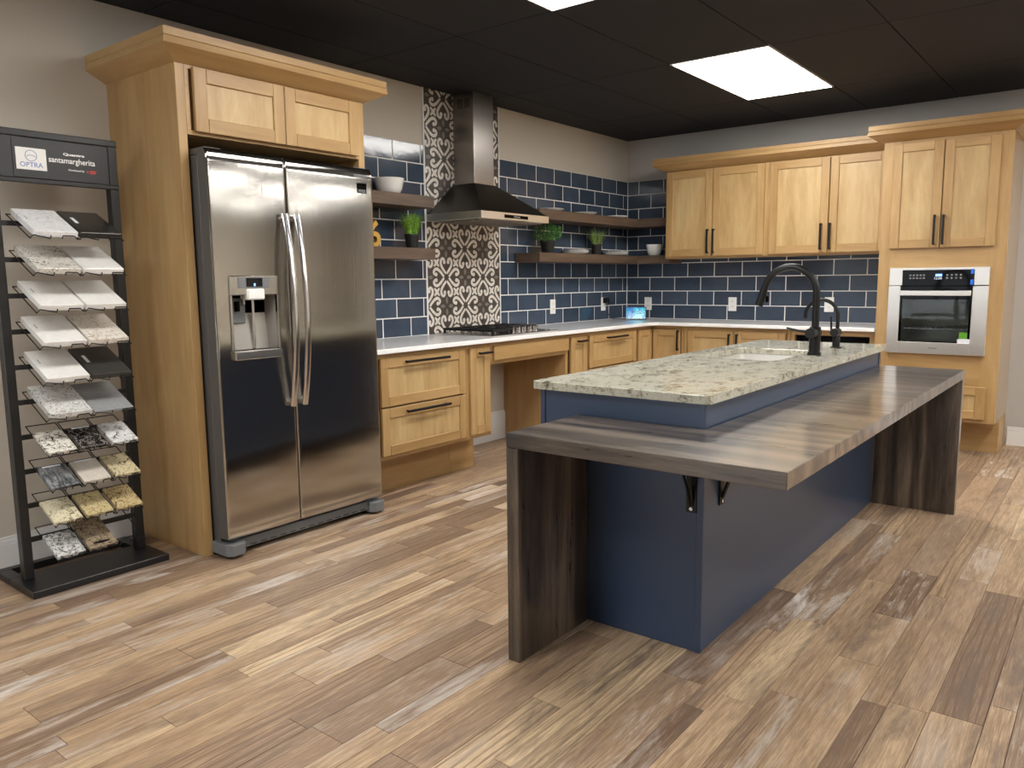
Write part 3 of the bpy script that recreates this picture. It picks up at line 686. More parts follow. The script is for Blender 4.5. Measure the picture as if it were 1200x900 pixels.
c = thing('microwave', (2.08, -.3, .372), 'black under-counter microwave seen as a dark strip beneath the counter', 'microwave')
pbox(MB(), 'B', 1.818, 2.349, .12, .55, .372, .79, .003).build('body', 'black', c); pbox(MB(), 'B', 1.822, 2.345, .5505, .565, .374, .72, .002).build('door', 'black_gloss', c); pbox(MB(), 'B', 1.822, 2.345, .5505, .560, .724, .788, .002).build('control_panel', 'black_gloss', c)
# countertop
ct = MB().prism([(.011, -3.799), (.631, -3.799), (.631, -.685), (.683, -.633), (2.392, -.633), (2.392, -.011), (.011, -.011)], ZC0, .864).build('countertop', 'quartz', bevel=.004)
tag(ct, 'white quartz countertop running along both tiled walls in an L', 'countertop')

# ================================================================== COOKTOP
ZT = .8645
ck = thing('cooktop', (.31, -2.35, ZT), 'stainless gas cooktop with black cast-iron grates on the white counter', 'cooktop')
BX('pan', 'steel_h', ck, .055, .565, -2.725, -1.972, ZT, ZT + .010, c=.003)
burn = [(.19, -2.565, .034), (.42, -2.565, .042), (.25, -2.35, .054), (.17, -2.137, .040), (.34, -2.137, .034)]
for bx, by, br in burn:
    b = MB().lathe((bx, by, ZT + .0105), [(br, 0), (br, .012), (br * .85, .016)], 24).build('burner', 'steel_h', ck, smooth=40); MB().lathe((bx, by, ZT + .0265), [(br * .8, 0), (br * .8, .006), (br * .7, .010)], 24).build('burner_cap', 'iron', b, smooth=40)
for gi, (y0, y1) in enumerate(((-2.675, -2.462), (-2.458, -2.245), (-2.241, -2.028))):
    mb = MB(); zt = ZT + .044; x0, x1 = .085, .535 if gi == 0 else .425; bw = .011
    for yy in (y0, y1 - bw): mb.box(x0, x1, yy, yy + bw, zt - .016, zt, .002)
    for k in range(4):
        xq = x0 + (x1 - x0 - bw) * k / 3; mb.box(xq, xq + bw, y0 + bw, y1 - bw, zt - .016, zt, .002)
    ym = (y0 + y1) / 2; mb.box(x0 + bw, x1 - bw, ym - bw / 2, ym + bw / 2, zt - .014, zt - .001, .002)
    for xq in (x0, x1 - .016):
        for yy in (y0, y1 - .016): mb.box(xq, xq + .016, yy, yy + .016, ZT + .0102, zt - .015, .002)
    mb.build('grate', 'iron', ck)
for k in range(5):
    yk = -2.41 + k * .066; mb = MB().cyl((.48, yk, ZT + .010), (.48, yk, ZT + .018), .026, 18).cyl((.48, yk, ZT + .018), (.48, yk, ZT + .042), .021, 18); mb.box(.458, .502, yk - .006, yk + .006, ZT + .040, ZT + .056, .002); mb.build('knob', 'chrome', ck, smooth=35)

# ================================================================== RANGE HOOD
hd = thing('range_hood', (.25, -2.348, 1.632), 'stainless pyramid range hood with tall chimney above the cooktop', 'range hood')
hy0, hy1, hx = -2.737, -1.99, .50; cy0, cy1, cx_ = -2.452, -2.238, .20
BX('canopy_band', 'hood_band', hd, .0135, hx, hy0, hy1, 1.632, 1.680, c=.0015)
mb = MB(); zt = 1.897; e = .012
mb.add([(.0135, hy0 + .004, 1.6805), (hx - .004, hy0 + .004, 1.6805), (hx - .004, hy1 - .004, 1.6805), (.0135, hy1 - .004, 1.6805), (.0135, cy0 - e, zt), (cx_ + e, cy0 - e, zt), (cx_ + e, cy1 + e, zt), (.0135, cy1 + e, zt)], [(0, 1, 5, 4), (1, 2, 6, 5), (2, 3, 7, 6), (4, 5, 6, 7), (0, 3, 2, 1), (0, 4, 7, 3)])
mb.build('canopy', 'hood_black', hd, bevel=.002)
ch = BX('chimney', 'steel_hood', hd, .0135, cx_, cy0, cy1, zt + .0005, H - .002, c=.0015)
mb = MB()
for sx in (0, 1):
    for k in range(8): mb.box(.055 + sx * .065, .105 + sx * .065, cy0 - .0008, cy0 + .002, 2.41 + k * .008, 2.414 + k * .008)
mb.build('vent_slot', 'rubber', ch)
BX('control_strip', 'black_gloss', hd, hx - .001, hx + .002, -2.50, -2.24, 1.644, 1.666, c=.0005); BX('display', 'print_grey', hd, hx + .0015, hx + .0025, -2.40, -2.33, 1.650, 1.660)
for (y0, y1) in ((-2.70, -2.37), (-2.355, -2.025)): 
    mb = MB(); mb.box(.05, .45, y0, y1, 1.626, 1.6315, .001)
    for k in range(9): mb.box(.07 + k * .042, .085 + k * .042, y0 + .015, y1 - .015, 1.623, 1.6262)
    mb.build('filter', 'steel_hood', hd)

# ================================================================== FLOATING SHELVES + ITEMS
SZ = ((1.369, 1.440), (1.695, 1.768))
for (z0, z1), lab in zip(SZ, ('lower short brown floating shelf between refrigerator and patterned tile', 'upper short brown floating shelf between refrigerator and patterned tile')):
    tag(BX('floating_shelf', 'shelf_y', None, .0125, .254, -3.798, -2.912, z0, z1, c=.002), lab, 'shelf', 'floating shelves')
for (z0, z1), lab in zip(SZ, ('lower brown corner shelf right of the hood carrying plants and plates', 'upper brown corner shelf right of the hood carrying three thin plates')):
    mb = MB(); mb.prism([(.0125, -1.766), (.254, -1.766), (.254, -.2545), (.0125, -.0125)], z0, z1, 0); mb.prism([(.0125, -.0125), (.2542, -.2545), (.578, -.2545), (.578, -.0125)], z0, z1, 1)
    tag(mb.build('corner_shelf', ['shelf_y', 'shelf_x'], bevel=.002), lab, 'shelf', 'floating shelves')
def bowl(loc, r, h, label):
    o = MB().lathe(loc, [(r * .58, 0), (r * .68, .004), (r * .85, h * .35), (r * .96, h * .8), (r, h), (r * .95, h), (r * .9, h * .78), (r * .76, h * .3), (.004, h * .14)], 30).build('bowl', 'ceramic', loc=loc, smooth=40); tag(o, label, 'bowl', 'white bowls')
bowl((.13, -3.184, 1.7685), .093, .098, 'white bowl on the upper shelf beside the refrigerator'); bowl((.366, -.14, 1.4405), .074, .10, 'white bowl on the corner shelf beside the wall cabinet')
def plate(loc, r, label, group, h=.016):
    o = MB().lathe(loc, [(r * .6, 0), (r * .64, .002), (r * .97, h * .8), (r, h), (r * .985, h + .0015), (r * .95, h * .92), (r * .62, .006), (.004, .006)], 36).build('plate', 'ceramic', loc=loc, smooth=40); tag(o, label, 'plate', group)
for yy, lab in ((-1.456, 'white plate on the upper corner shelf nearest the hood'), (-.96, 'white plate in the middle of the upper corner shelf'), (-.44, 'white plate on the upper corner shelf nearest the corner')): plate((.13, yy, 1.7685), .115, lab, 'plates on the upper corner shelf', .020)
for yy, wh, n_, rr in ((-1.08, 'between the two potted plants', 4, .112), (-.43, 'right of the spiky potted plant', 4, .118)):
    for k in range(n_):
        plate((.13 + .002 * (k % 2), yy + .004 * ((k * 7) % 3 - 1), 1.4405 + k * .0075), rr, ('bottom', 'second', 'third', 'top')[k] + ' white plate of the stack ' + wh, 'stacked plates on the lower corner shelf', .012)
def pot(o, loc, r0, r1, h):
    p = MB().lathe(loc, [(r0, 0), (r1 * .97, h * .86), (r1 * 1.04, h * .87), (r1 * 1.04, h), (r1 * .93, h), (r1 * .92, h * .88), (.002, h * .86)], 24).build('pot', 'pot', o, smooth=40)
def grass_plant(loc, ph, height, spread, n_, mat, label, seed):
    o = thing('potted_plant', loc, label, 'plant', 'potted plants on the shelves'); pot(o, loc, .036, .048, ph); rg = random.Random(seed); mb = MB()
    for k in range(n_):
        a = rg.random() * 6.283; r0 = .036 * math.sqrt(rg.random()); bx, by = loc[0] + r0 * math.cos(a), loc[1] + r0 * math.sin(a); hh = height * rg.uniform(.65, 1); le = spread * rg.uniform(.25, 1) * (r0 / .036 + .2); w_ = rg.uniform(.003, .0055); a2 = a + rg.uniform(-.5, .5)
        pr = None
        for s_ in (0, .35, .7, 1):
            px, py, pz = bx + le * s_ ** 1.8 * math.cos(a2), by + le * s_ ** 1.8 * math.sin(a2), loc[2] + ph * .86 + hh * s_; ww = w_ * (1 - s_ * .92); t1 = a2 + math.pi / 2 + .4
            q = ((px + ww * math.cos(t1), py + ww * math.sin(t1), pz), (px - ww * math.cos(t1), py - ww * math.sin(t1), pz))
            if pr: mb.add([pr[0], pr[1], q[1], q[0]], [(0, 1, 2, 3)])
            pr = q
    mb.build('foliage', mat, o)['kind'] = 'stuff'
grass_plant((.13, -3.0, 1.4405), .092, .155, .075, 340, 'grass', 'bright green grass plant in black pot on the shelf beside the refrigerator', 1)
grass_plant((.13, -.755, 1.4405), .092, .15, .11, 150, 'grass2', 'spiky dull-green plant in black pot between the two plate stacks', 2)
loc = (.13, -1.487, 1.4405); o = thing('potted_plant', loc, 'bushy leafy green plant in black pot just right of the range hood', 'plant', 'potted plants on the shelves'); pot(o, loc, .045, .062, .10)
rg = random.Random(5); mb = MB()
for k in range(900):
    while True:
        q = Vector((rg.uniform(-1, 1), rg.uniform(-1, 1), rg.uniform(-1, 1)))
        if .35 < q.length < 1: break
    c_ = Vector((loc[0] + q.x * .105, loc[1] + q.y * .128, loc[2] + .160 + q.z * .078)); d = (q + Vector((rg.uniform(-.5, .5), rg.uniform(-.5, .5), rg.uniform(.1, .9)))).normalized(); s_ = d.cross(Vector((rg.random(), rg.random(), rg.random()))).normalized(); l_ = rg.uniform(.012, .02)
    mb.add([tuple(c_), tuple(c_ + d * l_ * .5 + s_ * l_ * .32), tuple(c_ + d * l_), tuple(c_ + d * l_ * .5 - s_ * l_ * .32)], [(0, 1, 2, 3)])
for k in range(16):
    a = rg.random() * 6.28; mb.tube([(loc[0], loc[1], loc[2] + .086), (loc[0] + .07 * math.cos(a), loc[1] + .08 * math.sin(a), loc[2] + .17 + rg.uniform(-.03, .03))], .0018, 5)
mb.build('foliage', 'bush', o)['kind'] = 'stuff'
o = lettering('6', .105, (.10, -3.312, 1.524), 'A', 'gold', None, 'number_ornament', .02, .022, .165); tag(o, 'curly gold number ornament on the shelf, half hidden by the refrigerator', 'ornament')
ORG[o.name] = Vector((.10, -3.312, 1.524))

# ================================================================== OUTLETS, PLUG, TABLET
def outlet(pl, a, label, z=1.008):
    o = thing('wall_outlet', (.0105, a, z - .06) if pl == 'A' else (a, -.0105, z - .06), label, 'outlet', 'white wall outlets in the tile')
    pbox(MB(), pl, a - .037, a + .037, .0105, .0165, z - .06, z + .06, .002).build('cover_plate', 'white_plastic', o)
    for s_ in (-1, 1):
        p = pbox(MB(), pl, a - .017, a + .017, .0166, .0185, z + s_ * .022 - .017, z + s_ * .022 + .017, .001).build('socket', 'white_plastic', o)
        mb = MB(); pbox(mb, pl, a - .008, a - .0055, .0183, .0188, z + s_ * .022 - .004, z + s_ * .022 + .007); pbox(mb, pl, a + .0055, a + .008, .0183, .0188, z + s_ * .022 - .004, z + s_ * .022 + .007); mb.build('slot', 'white_slot', p)
    return o
outlet('A', -1.252, 'white wall outlet just right of the cooktop'); outlet('A', -.446, 'white wall outlet with a black charger plugged in', 1.006)
outlet('B', .242, 'white wall outlet directly right of the lit tablet', 1.0); outlet('B', 1.072, 'white wall outlet in the middle of the back wall tiles', 1.003); outlet('B', 1.893, 'white wall outlet behind the faucets', 1.008)
c = thing('phone_charger', (.02, -.43, 1.02), 'small black charger plugged into the outlet near the corner', 'charger'); MB().box(.0188, .062, -.462, -.408, 1.015, 1.065, .004).build('body', 'black', c); MB().tube([(.055, -.435, 1.016), (.055, -.43, .97), (.045, -.40, .90), (.05, -.34, .868), (.10, -.25, .866), (.14, -.235, .868)], .002, 6).build('cord', 'black', c)
c = thing('tablet', (.30, -.33, .8645), 'small tablet with bright turquoise picture leaning on the counter corner', 'tablet')
# faces the camera side: local frame rotated 25 degrees, leaning back
ta = Vector((.205, -.371, .8645)); tb = Vector((.371, -.289, .8645)); ax = (tb - ta).normalized(); nrm = Vector((ax.y, -ax.x, 0)); upv = (Vector((0, 0, 1)) * math.cos(R(14)) - nrm * math.sin(R(14))); out = ax.cross(upv).normalized()
if out.dot(nrm) < 0: out = -out
def obox(mb, a0, a1, b0, b1, c0, c1):
    vs = [tuple(ta + ax * a + upv * b + out * c_) for a in (a0, a1) for b in (b0, b1) for c_ in (c0, c1)]; return mb.add(vs, [(0, 1, 3, 2), (4, 6, 7, 5), (0, 4, 5, 1), (2, 3, 7, 6), (0, 2, 6, 4), (1, 5, 7, 3)])
TW, TH = (tb - ta).length, .118
obox(MB(), 0, TW, .002, TH, -.008, 0).build('body', 'black_satin', c); obox(MB(), .006, TW - .006, .008, TH - .006, 0, .0006).build('screen', 'tablet', c)
obox(MB(), .05, TW - .05, .0, .05, -.05, -.04).build('stand', 'black_satin', c)

# ================================================================== WALL CABINETS
UF, UD, UZ0, UZ1 = .340, .360, 1.403, 2.158
for a0, a1, doors, lab in ((.580, 1.476, ((.592, 1.014, .985), (1.020, 1.455, 1.037)), 'two-door maple wall cabinet at the end of the corner shelves'), (1.477, 2.393, ((1.500, 1.957, 1.910), (1.963, 2.380, 1.964 + .014)), 'two-door maple wall cabinet next to the tall oven cabinet')):
    c = thing('wall_cabinet', ((a0 + a1) / 2, -UF / 2, UZ0), lab, 'cabinet', 'maple wall cabinets')
    pbox(MB(), 'B', a0, a1, .001, UF - .02, UZ0, UZ1).build('carcass', 'maple_v', c)
    mb = MB(); pbox(mb, 'B', a0, a0 + .03, UF - .02, UF, UZ0, UZ1, .001, 0); pbox(mb, 'B', a1 - .03, a1, UF - .02, UF, UZ0, UZ1, .001, 0); pbox(mb, 'B', a0 + .03, a1 - .03, UF - .02, UF, UZ0, UZ0 + .03, .001, 1); pbox(mb, 'B', a0 + .03, a1 - .03, UF - .02, UF, UZ1 - .04, UZ1, .001, 1); mb.build('face_frame', ['maple_v', 'maple_x'], c)
    for d0, d1, hx_ in doors:
        d = shaker(c, 'door', 'B', d0, d1, UZ0 + .014, 2.136, UF + .0005, UD, .062); pull(d, 'B', hx_, UD, 1.540, .20, True)
c = thing('crown_trim', (1.48, -.2, 2.15), 'maple crown molding along the top of the two wall cabinets', 'molding')
crown(c, [(.580, -.001), (.580, -UF), (2.393, -UF)], [(.001, 2.143), (.004, 2.143), (.084, 2.188), (.092, 2.192), (.088, 2.216), (.084, 2.218), (.088, 2.222), (.088, 2.250), (.001, 2.250)], 1, ['maple_y', 'maple_x'])

# ================================================================== OVEN CABINET + OVEN
OX0, OX1, OF, OD = 2.395, 3.166, .620, .640
c = thing('oven_cabinet', ((OX0 + OX1) / 2, -.31, 0), 'tall maple cabinet housing the wall oven at the right', 'cabinet')
BX('side_panel', 'maple_v', c, OX0, OX0 + .02, -OF + .02, -.001, .24, 2.158); BX('side_panel', 'maple_gloss', c, OX1 - .02, OX1, -OF + .02, -.001, .24, 2.158)
BX('back_panel', 'maple_v', c, OX0 + .02, OX1 - .02, -.02, -.001, .24, 2.158); BX('top_panel', 'maple_x', c, OX0 + .02, OX1 - .02, -OF + .02, -.02, 2.13, 2.158); BX('oven_deck', 'maple_x', c, OX0 + .02, OX1 - .02, -OF + .02, -.02, .66, .68); BX('bottom_panel', 'maple_x', c, OX0 + .02, OX1 - .02, -OF + .02, -.02, .24, .26)
mb = MB(); pbox(mb, 'B', OX0, OX0 + .105, OF - .02, OF, .24, 2.158, .001, 0); pbox(mb, 'B', OX1 - .105, OX1, OF - .02, OF, .24, 2.158, .001, 0)
for z0, z1 in ((.24, .30), (.46, .715), (1.27, 1.45), (2.09, 2.158)): pbox(mb, 'B', OX0 + .105, OX1 - .105, OF - .02, OF, z0, z1, .001, 1)
mb.build('face_frame', ['maple_v', 'maple_x'], c)
for d0, d1, hx_ in ((2.462, 2.773, 2.742), (2.779, 3.098, 2.796)):
    d = shaker(c, 'door', 'B', d0, d1, 1.421, 2.130, OF + .0005, OD, .058); pull(d, 'B', hx_, OD, 1.540, .20, True)
d = shaker(c, 'drawer', 'B', 2.470, 3.104, .266, .488, OF + .0005, OD, .058); pull(d, 'B', 2.787, OD, .46, .30, False)
BX('toe_kick', 'maple_x', c, OX0, OX1, -.36, -.001, 0, .2395)
crown(c, [(OX0, -.425), (OX0, -OF), (OX1, -OF), (OX1, -.001)], CROWN, 1, ['maple_y', 'maple_x'])
ov = thing('wall_oven', (2.78, -.35, .697), 'stainless built-in wall oven with black glass window', 'oven')
q0, q1, e0, e1 = 2.476, 3.083, .697, 1.288; y_ = OF + .001
pbox(MB(), 'B', 2.52, 3.04, .1, .12, .72, 1.265).build('housing', 'cavity', ov)
# upper fascia
mb = MB(); pbox(mb, 'B', q0, 2.560, y_, y_ + .022, 1.168, e1, .002); pbox(mb, 'B', 2.996, q1, y_, y_ + .022, 1.168, e1, .002); pbox(mb, 'B', 2.560, 2.996, y_, y_ + .022, 1.271, e1, .002); mb.build('fascia', 'oven_steel', ov)
p = pbox(MB(), 'B', 2.5605, 2.9955, y_, y_ + .021, 1.165, 1.2705, .001).build('control_panel', 'black_gloss', ov)
mb = MB(); rz = random.Random(3)
for k in range(5):
    for j in range(2): pbox(mb, 'B', 2.604 + k * .021, 2.617 + k * .021, y_ + .0205, y_ + .0215, 1.211 + j * .020, 1.222 + j * .020)
for k in range(4):
    for j in range(2): pbox(mb, 'B', 2.830 + k * .027, 2.842 + k * .027, y_ + .0205, y_ + .0215, 1.211 + j * .020, 1.222 + j * .020)
mb.build('button', 'print_grey', p); pbox(MB(), 'B', 2.765, 2.805, y_ + .0205, y_ + .0216, 1.228, 1.244).build('display', 'blue_led', p)
lettering('12:00', .045, (2.782, -(y_ + .0216), 1.215), 'B', 'white_digit', p, 'clock_digits', .0, .0003)
pbox(MB(), 'B', 2.975, 2.992, y_ + .021, y_ + .0222, 1.170, 1.205).build('blue_film', 'blue_tape', ov); pbox(MB(), 'B', 2.975, 2.992, y_ + .021, y_ + .0222, 1.243, 1.275).build('blue_film', 'blue_tape', ov)
# door: steel frame, black glass border with window
d = MB()
for b in ((q0, 2.552, e0, 1.162), (2.992, q1, e0, 1.162), (2.552, 2.992, e0, .778)): pbox(d, 'B', b[0], b[1], y_, y_ + .028, b[2], b[3], .002)
d = d.build('door', 'oven_steel', ov)
mb = MB()
for b in ((2.553, 2.566, .779, 1.161), (2.978, 2.991, .779, 1.161), (2.566, 2.978, .779, .786), (2.566, 2.978, 1.072, 1.161)): pbox(mb, 'B', b[0], b[1], y_ + .002, y_ + .025, b[2], b[3])
mb.build('glass_border', 'black_gloss', d); pbox(MB(), 'B', 2.5665, 2.9775, y_ + .016, y_ + .021, .7865, 1.0715).build('window_pane', 'glass', d)
mb = MB(); pbox(mb, 'B', 2.556, 2.988, y_ + .048, y_ + .066, 1.098, 1.132, .003)
for a in (2.57, 2.962): pbox(mb, 'B', a, a + .014, y_ + .024, y_ + .05, 1.106, 1.124, .001)
mb.build('handle', 'oven_steel', d)
pbox(MB(), 'B', 2.928, 2.979, y_ + .0212, y_ + .0222, .810, .852).build('green_sticker', 'green_sticker', d); pbox(MB(), 'B', 2.920, 2.992, y_ + .0252, y_ + .0262, .776, .808).build('energy_sticker', 'white_sticker', d)
lettering('Empava', .048, (2.775, -(y_ + .0282), .738), 'B', 'print_grey', d, 'brand_lettering')
# cavity behind the window
mb = MB(); cx0, cx1, cz0, cz1, cyb, cyf = 2.535, 3.02, .765, 1.09, .18, y_ - .002
for b in ((cx0, cx1, cyb, cyb + .004, cz0, cz1), (cx0, cx0 + .004, cyb, cyf, cz0, cz1), (cx1 - .004, cx1, cyb, cyf, cz0, cz1), (cx0, cx1, cyb, cyf, cz0 - .004, cz0), (cx0, cx1, cyb, cyf, cz1, cz1 + .004)): pbox(mb, 'B', *b)
mb.build('cavity', 'cavity', ov)
mb = MB(); zr = .872
for k in range(15): a = cx0 + .02 + k * .0318; mb.tube([(a, -.2, zr), (a, -.60, zr)], .004, 6)
for yy in (-.2, -.40, -.60): mb.tube([(cx0 + .005, yy, zr - .004), (cx1 - .005, yy, zr - .004)], .0035, 6)
mb.build('rack', 'chrome', ov)

# ================================================================== ISLAND
IX0, IX1, IY0, IY1 = 2.133, 2.778, -4.348, -2.112
c = thing('island_cabinet', ((IX0 + IX1) / 2, (IY0 + IY1) / 2, 0), 'navy blue painted island cabinet under the granite slab', 'cabinet')
mb = MB(); mb.box(IX0 + .02, IX1 - .004, IY0 + .004, IY0 + .02, .0, .836).box(IX1 - .02, IX1 - .004, IY0 + .02, IY1, 0, .836).box(IX0 + .02, IX1 - .02, IY1 - .016, IY1, 0, .836).box(IX0 + .02, IX0 + .036, IY0 + .02, IY1 - .016, .1, .836).box(IX0 + .036, IX1 - .02, IY0 + .02, IY1 - .016, .1, .116); mb.build('body', 'navy', c)
mb = MB(); mb.box(IX1 - .022, IX1, IY0, IY0 + .0038, 0, .836, .001).box(IX1 - .0038, IX1, IY0 + .0038, IY0 + .02, 0, .836, .001); mb.build('corner_trim', 'navy', c)
MB().box(IX0, IX0 + .02, IY0, IY0 + .022, 0, .836, .001).build('corner_trim', 'navy', c); MB().box(IX1 - .0038, IX1, IY1 - .028, IY1, .757, .836, .001).build('corner_trim', 'navy', c)
for k in range(4):
    y0 = IY0 + .04 + k * .546; d = MB(); rl = .06
    d.box(IX0, IX0 + .019, y0, y0 + rl, .12, .82, .0015).box(IX0, IX0 + .019, y0 + .53 - rl, y0 + .53, .12, .82, .0015).box(IX0, IX0 + .019, y0 + rl, y0 + .53 - rl, .12, .12 + rl, .0015).box(IX0, IX0 + .019, y0 + rl, y0 + .53 - rl, .82 - rl, .82, .0015)
    d = d.build('door', 'navy', c); BX('panel', 'navy', d, IX0 + .008, IX0 + .0195, y0 + rl, y0 + .53 - rl, .12 + rl, .82 - rl); BX('handle', 'black', d, IX0 - .032, IX0 - .022, y0 + .46, y0 + .47, .55, .72, c=.002)
for z_ in (.815, .775): 
    pass
# granite slab with sink cut-out
SX0, SX1, SY0, SY1 = 2.215, 2.605, -3.25, -2.66; GX0, GX1, GY0, GY1, GZ0, GZ1 = 2.113, 2.802, -4.374, -2.090, .837, .867
def rrect(x0, x1, y0, y1, r_, n_=6):
    out_ = []
    for cx, cy, a0 in ((x1 - r_, y1 - r_, 0), (x0 + r_, y1 - r_, 90), (x0 + r_, y0 + r_, 180), (x1 - r_, y0 + r_, 270)):
        for k in range(n_ + 1): a = R(a0 + 90 * k / n_); out_.append((cx + r_ * math.cos(a), cy + r_ * math.sin(a)))
    return out_
outer = rrect(GX0, GX1, GY0, GY1, .016); inner = rrect(SX0, SX1, SY0, SY1, .045)
mb = MB(); n_ = len(outer); vs = []
for z_ in (GZ0, GZ1): vs += [(x, y, z_) for x, y in outer] + [(x, y, z_) for x, y in inner]
fs = []
for i in range(n_):
    j = (i + 1) % n_
    fs += [(i, j, n_ + j, n_ + i), (2 * n_ + i, 3 * n_ + i, 3 * n_ + j, 2 * n_ + j), (i, 2 * n_ + i, 2 * n_ + j, j), (n_ + i, n_ + j, 3 * n_ + j, 3 * n_ + i)]
mb.add(vs, fs); g_ = mb.build('granite_countertop', 'granite', bevel=.0025); tag(g_, 'speckled cream and grey granite slab on top of the island', 'countertop')
# undermount sink
c = thing('sink', ((SX0 + SX1) / 2, (SY0 + SY1) / 2, .64), 'undermount stainless sink in the granite island top', 'sink')
lip = rrect(SX0 - .012, SX1 + .012, SY0 - .012, SY1 + .012, .05); top = rrect(SX0 + .002, SX1 - .002, SY0 + .002, SY1 - .002, .045); bot = rrect(SX0 + .012, SX1 - .012, SY0 + .012, SY1 - .012, .06)
mb = MB(); vs = [(x, y, GZ0 - .001) for x, y in lip] + [(x, y, GZ0 - .001) for x, y in top] + [(x, y, .655) for x, y in bot] + [((SX0 + SX1) / 2 + (x - (SX0 + SX1) / 2) * .9, (SY0 + SY1) / 2 + (y - (SY0 + SY1) / 2) * .9, .645) for x, y in bot]
fs = [(k * n_ + i, k * n_ + (i + 1) % n_, (k + 1) * n_ + (i + 1) % n_, (k + 1) * n_ + i) for k in range(3) for i in range(n_)] + [tuple(range(3 * n_, 4 * n_))]
mb.add(vs, fs); b = mb.build('basin', 'oven_steel', c, smooth=50); so = b.modifiers.new('sheet', 'SOLIDIFY'); so.thickness = .0012
MB().lathe((2.41, -2.95, .6455), [(.045, 0), (.045, .003), (.03, .004), (.028, .001)], 24).build('drain', 'chrome', c, smooth=40)
# faucets
def arc(c0, r_, a0, a1, n_=20): return [(c0[0] + r_ * math.cos(R(a0 + (a1 - a0) * k / n_)), c0[1], c0[2] + r_ * math.sin(R(a0 + (a1 - a0) * k / n_))) for k in range(n_ + 1)]
fx_, fy_ = 2.661, -2.879; zb = GZ1 + .0003
c = thing('kitchen_faucet', (fx_, fy_, zb), 'tall matte black gooseneck pull-down faucet beside the sink', 'faucet')
MB().lathe((fx_, fy_, zb), [(.031, 0), (.031, .012), (.029, .014), (.0255, .014), (.0255, .13), (.022, .133)], 28).build('base', 'black', c, smooth=40)
MB().tube([(fx_, fy_, zb + .13), (fx_, fy_, 1.155)] + arc((fx_ - .125, fy_, 1.155), .125, 8, 165) , .0165, 16).build('neck', 'black', c, smooth=60)
ea = R(165); ex, ez = fx_ - .125 + .125 * math.cos(ea), 1.155 + .125 * math.sin(ea); dx, dz = -.30, -.954
MB().tube([(ex, fy_, ez), (ex + dx * .01, fy_, ez + dz * .01), (ex + dx * .03, fy_, ez + dz * .03), (ex + dx * .095, fy_, ez + dz * .095)], [.0165, .018, .0185, .0200], 16).build('spray_head', 'black', c, smooth=40)
MB().box(ex + .006, ex + .020, fy_ - .007, fy_ + .007, ez - .075, ez - .045, .003).build('spray_button', 'black_gloss', c)
MB().cyl((fx_, fy_ + .03, .972), (fx_ - .005, fy_ - .062, .972), .0235, 24).build('valve', 'black', c, smooth=40)
MB().tube([(fx_ - .004, fy_ - .045, .975), (fx_ - .06, fy_ - .052, .982), (fx_ - .115, fy_ - .055, .994)], [.006, .0055, .0045], 10).build('lever', 'black', c, smooth=50)
fx_, fy_ = 2.633, -2.431
c = thing('filter_faucet', (fx_, fy_, zb), 'small matte black beverage faucet behind the tall one', 'faucet')
MB().lathe((fx_, fy_, zb), [(.027, 0), (.027, .004), (.0185, .006), (.0185, .075), (.016, .078)], 24).build('base', 'black', c, smooth=40)
MB().tube([(fx_ + .004, fy_, zb + .07), (fx_ + .004, fy_, 1.03)] + arc((fx_ + .004 - .083, fy_, 1.03), .083, 5, 190), .0095, 14).build('neck', 'black', c, smooth=60)
MB().cyl((fx_, fy_ + .02, .948), (fx_ + .002, fy_ - .05, .948), .021, 22).build('valve', 'black', c, smooth=40); MB().tube([(fx_ - .015, fy_ - .04, .96), (fx_ - .018, fy_ - .042, 1.03)], .0055, 10).build('lever', 'black', c, smooth=50)
# ---- waterfall bar
BX0, BX1, BY0, BY1, BZ0, BZ1, LT = 2.294, 3.179, -4.757, -2.106, .708, .755, .047
c = thing('bar_counter', (2.74, -4.4, 0), 'dark oak waterfall bar counter wrapping the island on two legs', 'counter')
mb = MB(); mb.box(BX0, BX1, BY0, IY0 - .001, BZ0, BZ1, .002); mb.build('top', 'bar_x', c); MB().box(IX1 + .001, BX1, IY0 - .001, BY1, BZ0, BZ1, .002).build('top', 'bar_x', c)
MB().box(BX0, BX0 + LT, BY0, IY0 - .001, 0, BZ0 - .0003, .002).build('leg', 'bar_v', c); MB().box(IX1 + .001, BX1, BY1 - LT, BY1, 0, BZ0 - .0003, .002).build('leg', 'bar_v', c)
def bracket(pl, x, y):
    mb = MB(); q = (lambda a, d, z: (x + a, IY0 + .0035 - d, z)) if pl == 'y' else (lambda a, d, z: (IX1 - .0035 + d, y + a, z))
    def bx_(a0, a1, d0, d1, z0, z1): mb.add([q(a, d, z) for a in (a0, a1) for d in (d0, d1) for z in (z0, z1)], [(0, 1, 3, 2), (4, 6, 7, 5), (0, 4, 5, 1), (2, 3, 7, 6), (0, 2, 6, 4), (1, 5, 7, 3)])
    bx_(-.018, .018, 0, .005, .475, BZ0 - .001); bx_(-.018, .018, .005, .13, BZ0 - .007, BZ0 - .001)
    for sg in (-1, 1): mb.tube([q(sg * .003, .006, .50), q(sg * .006, .03, .57), q(sg * .014, .10, BZ0 - .006)], .005, 6)
    mb.build('bracket', 'black', c); MB().cyl(q(0, .005, .487), q(0, .008, .487), .006, 10).build('screw', 'chrome', c)
bracket('y', 2.737, IY0); bracket('x', IX1, -4.20); bracket('x', IX1, -3.2)

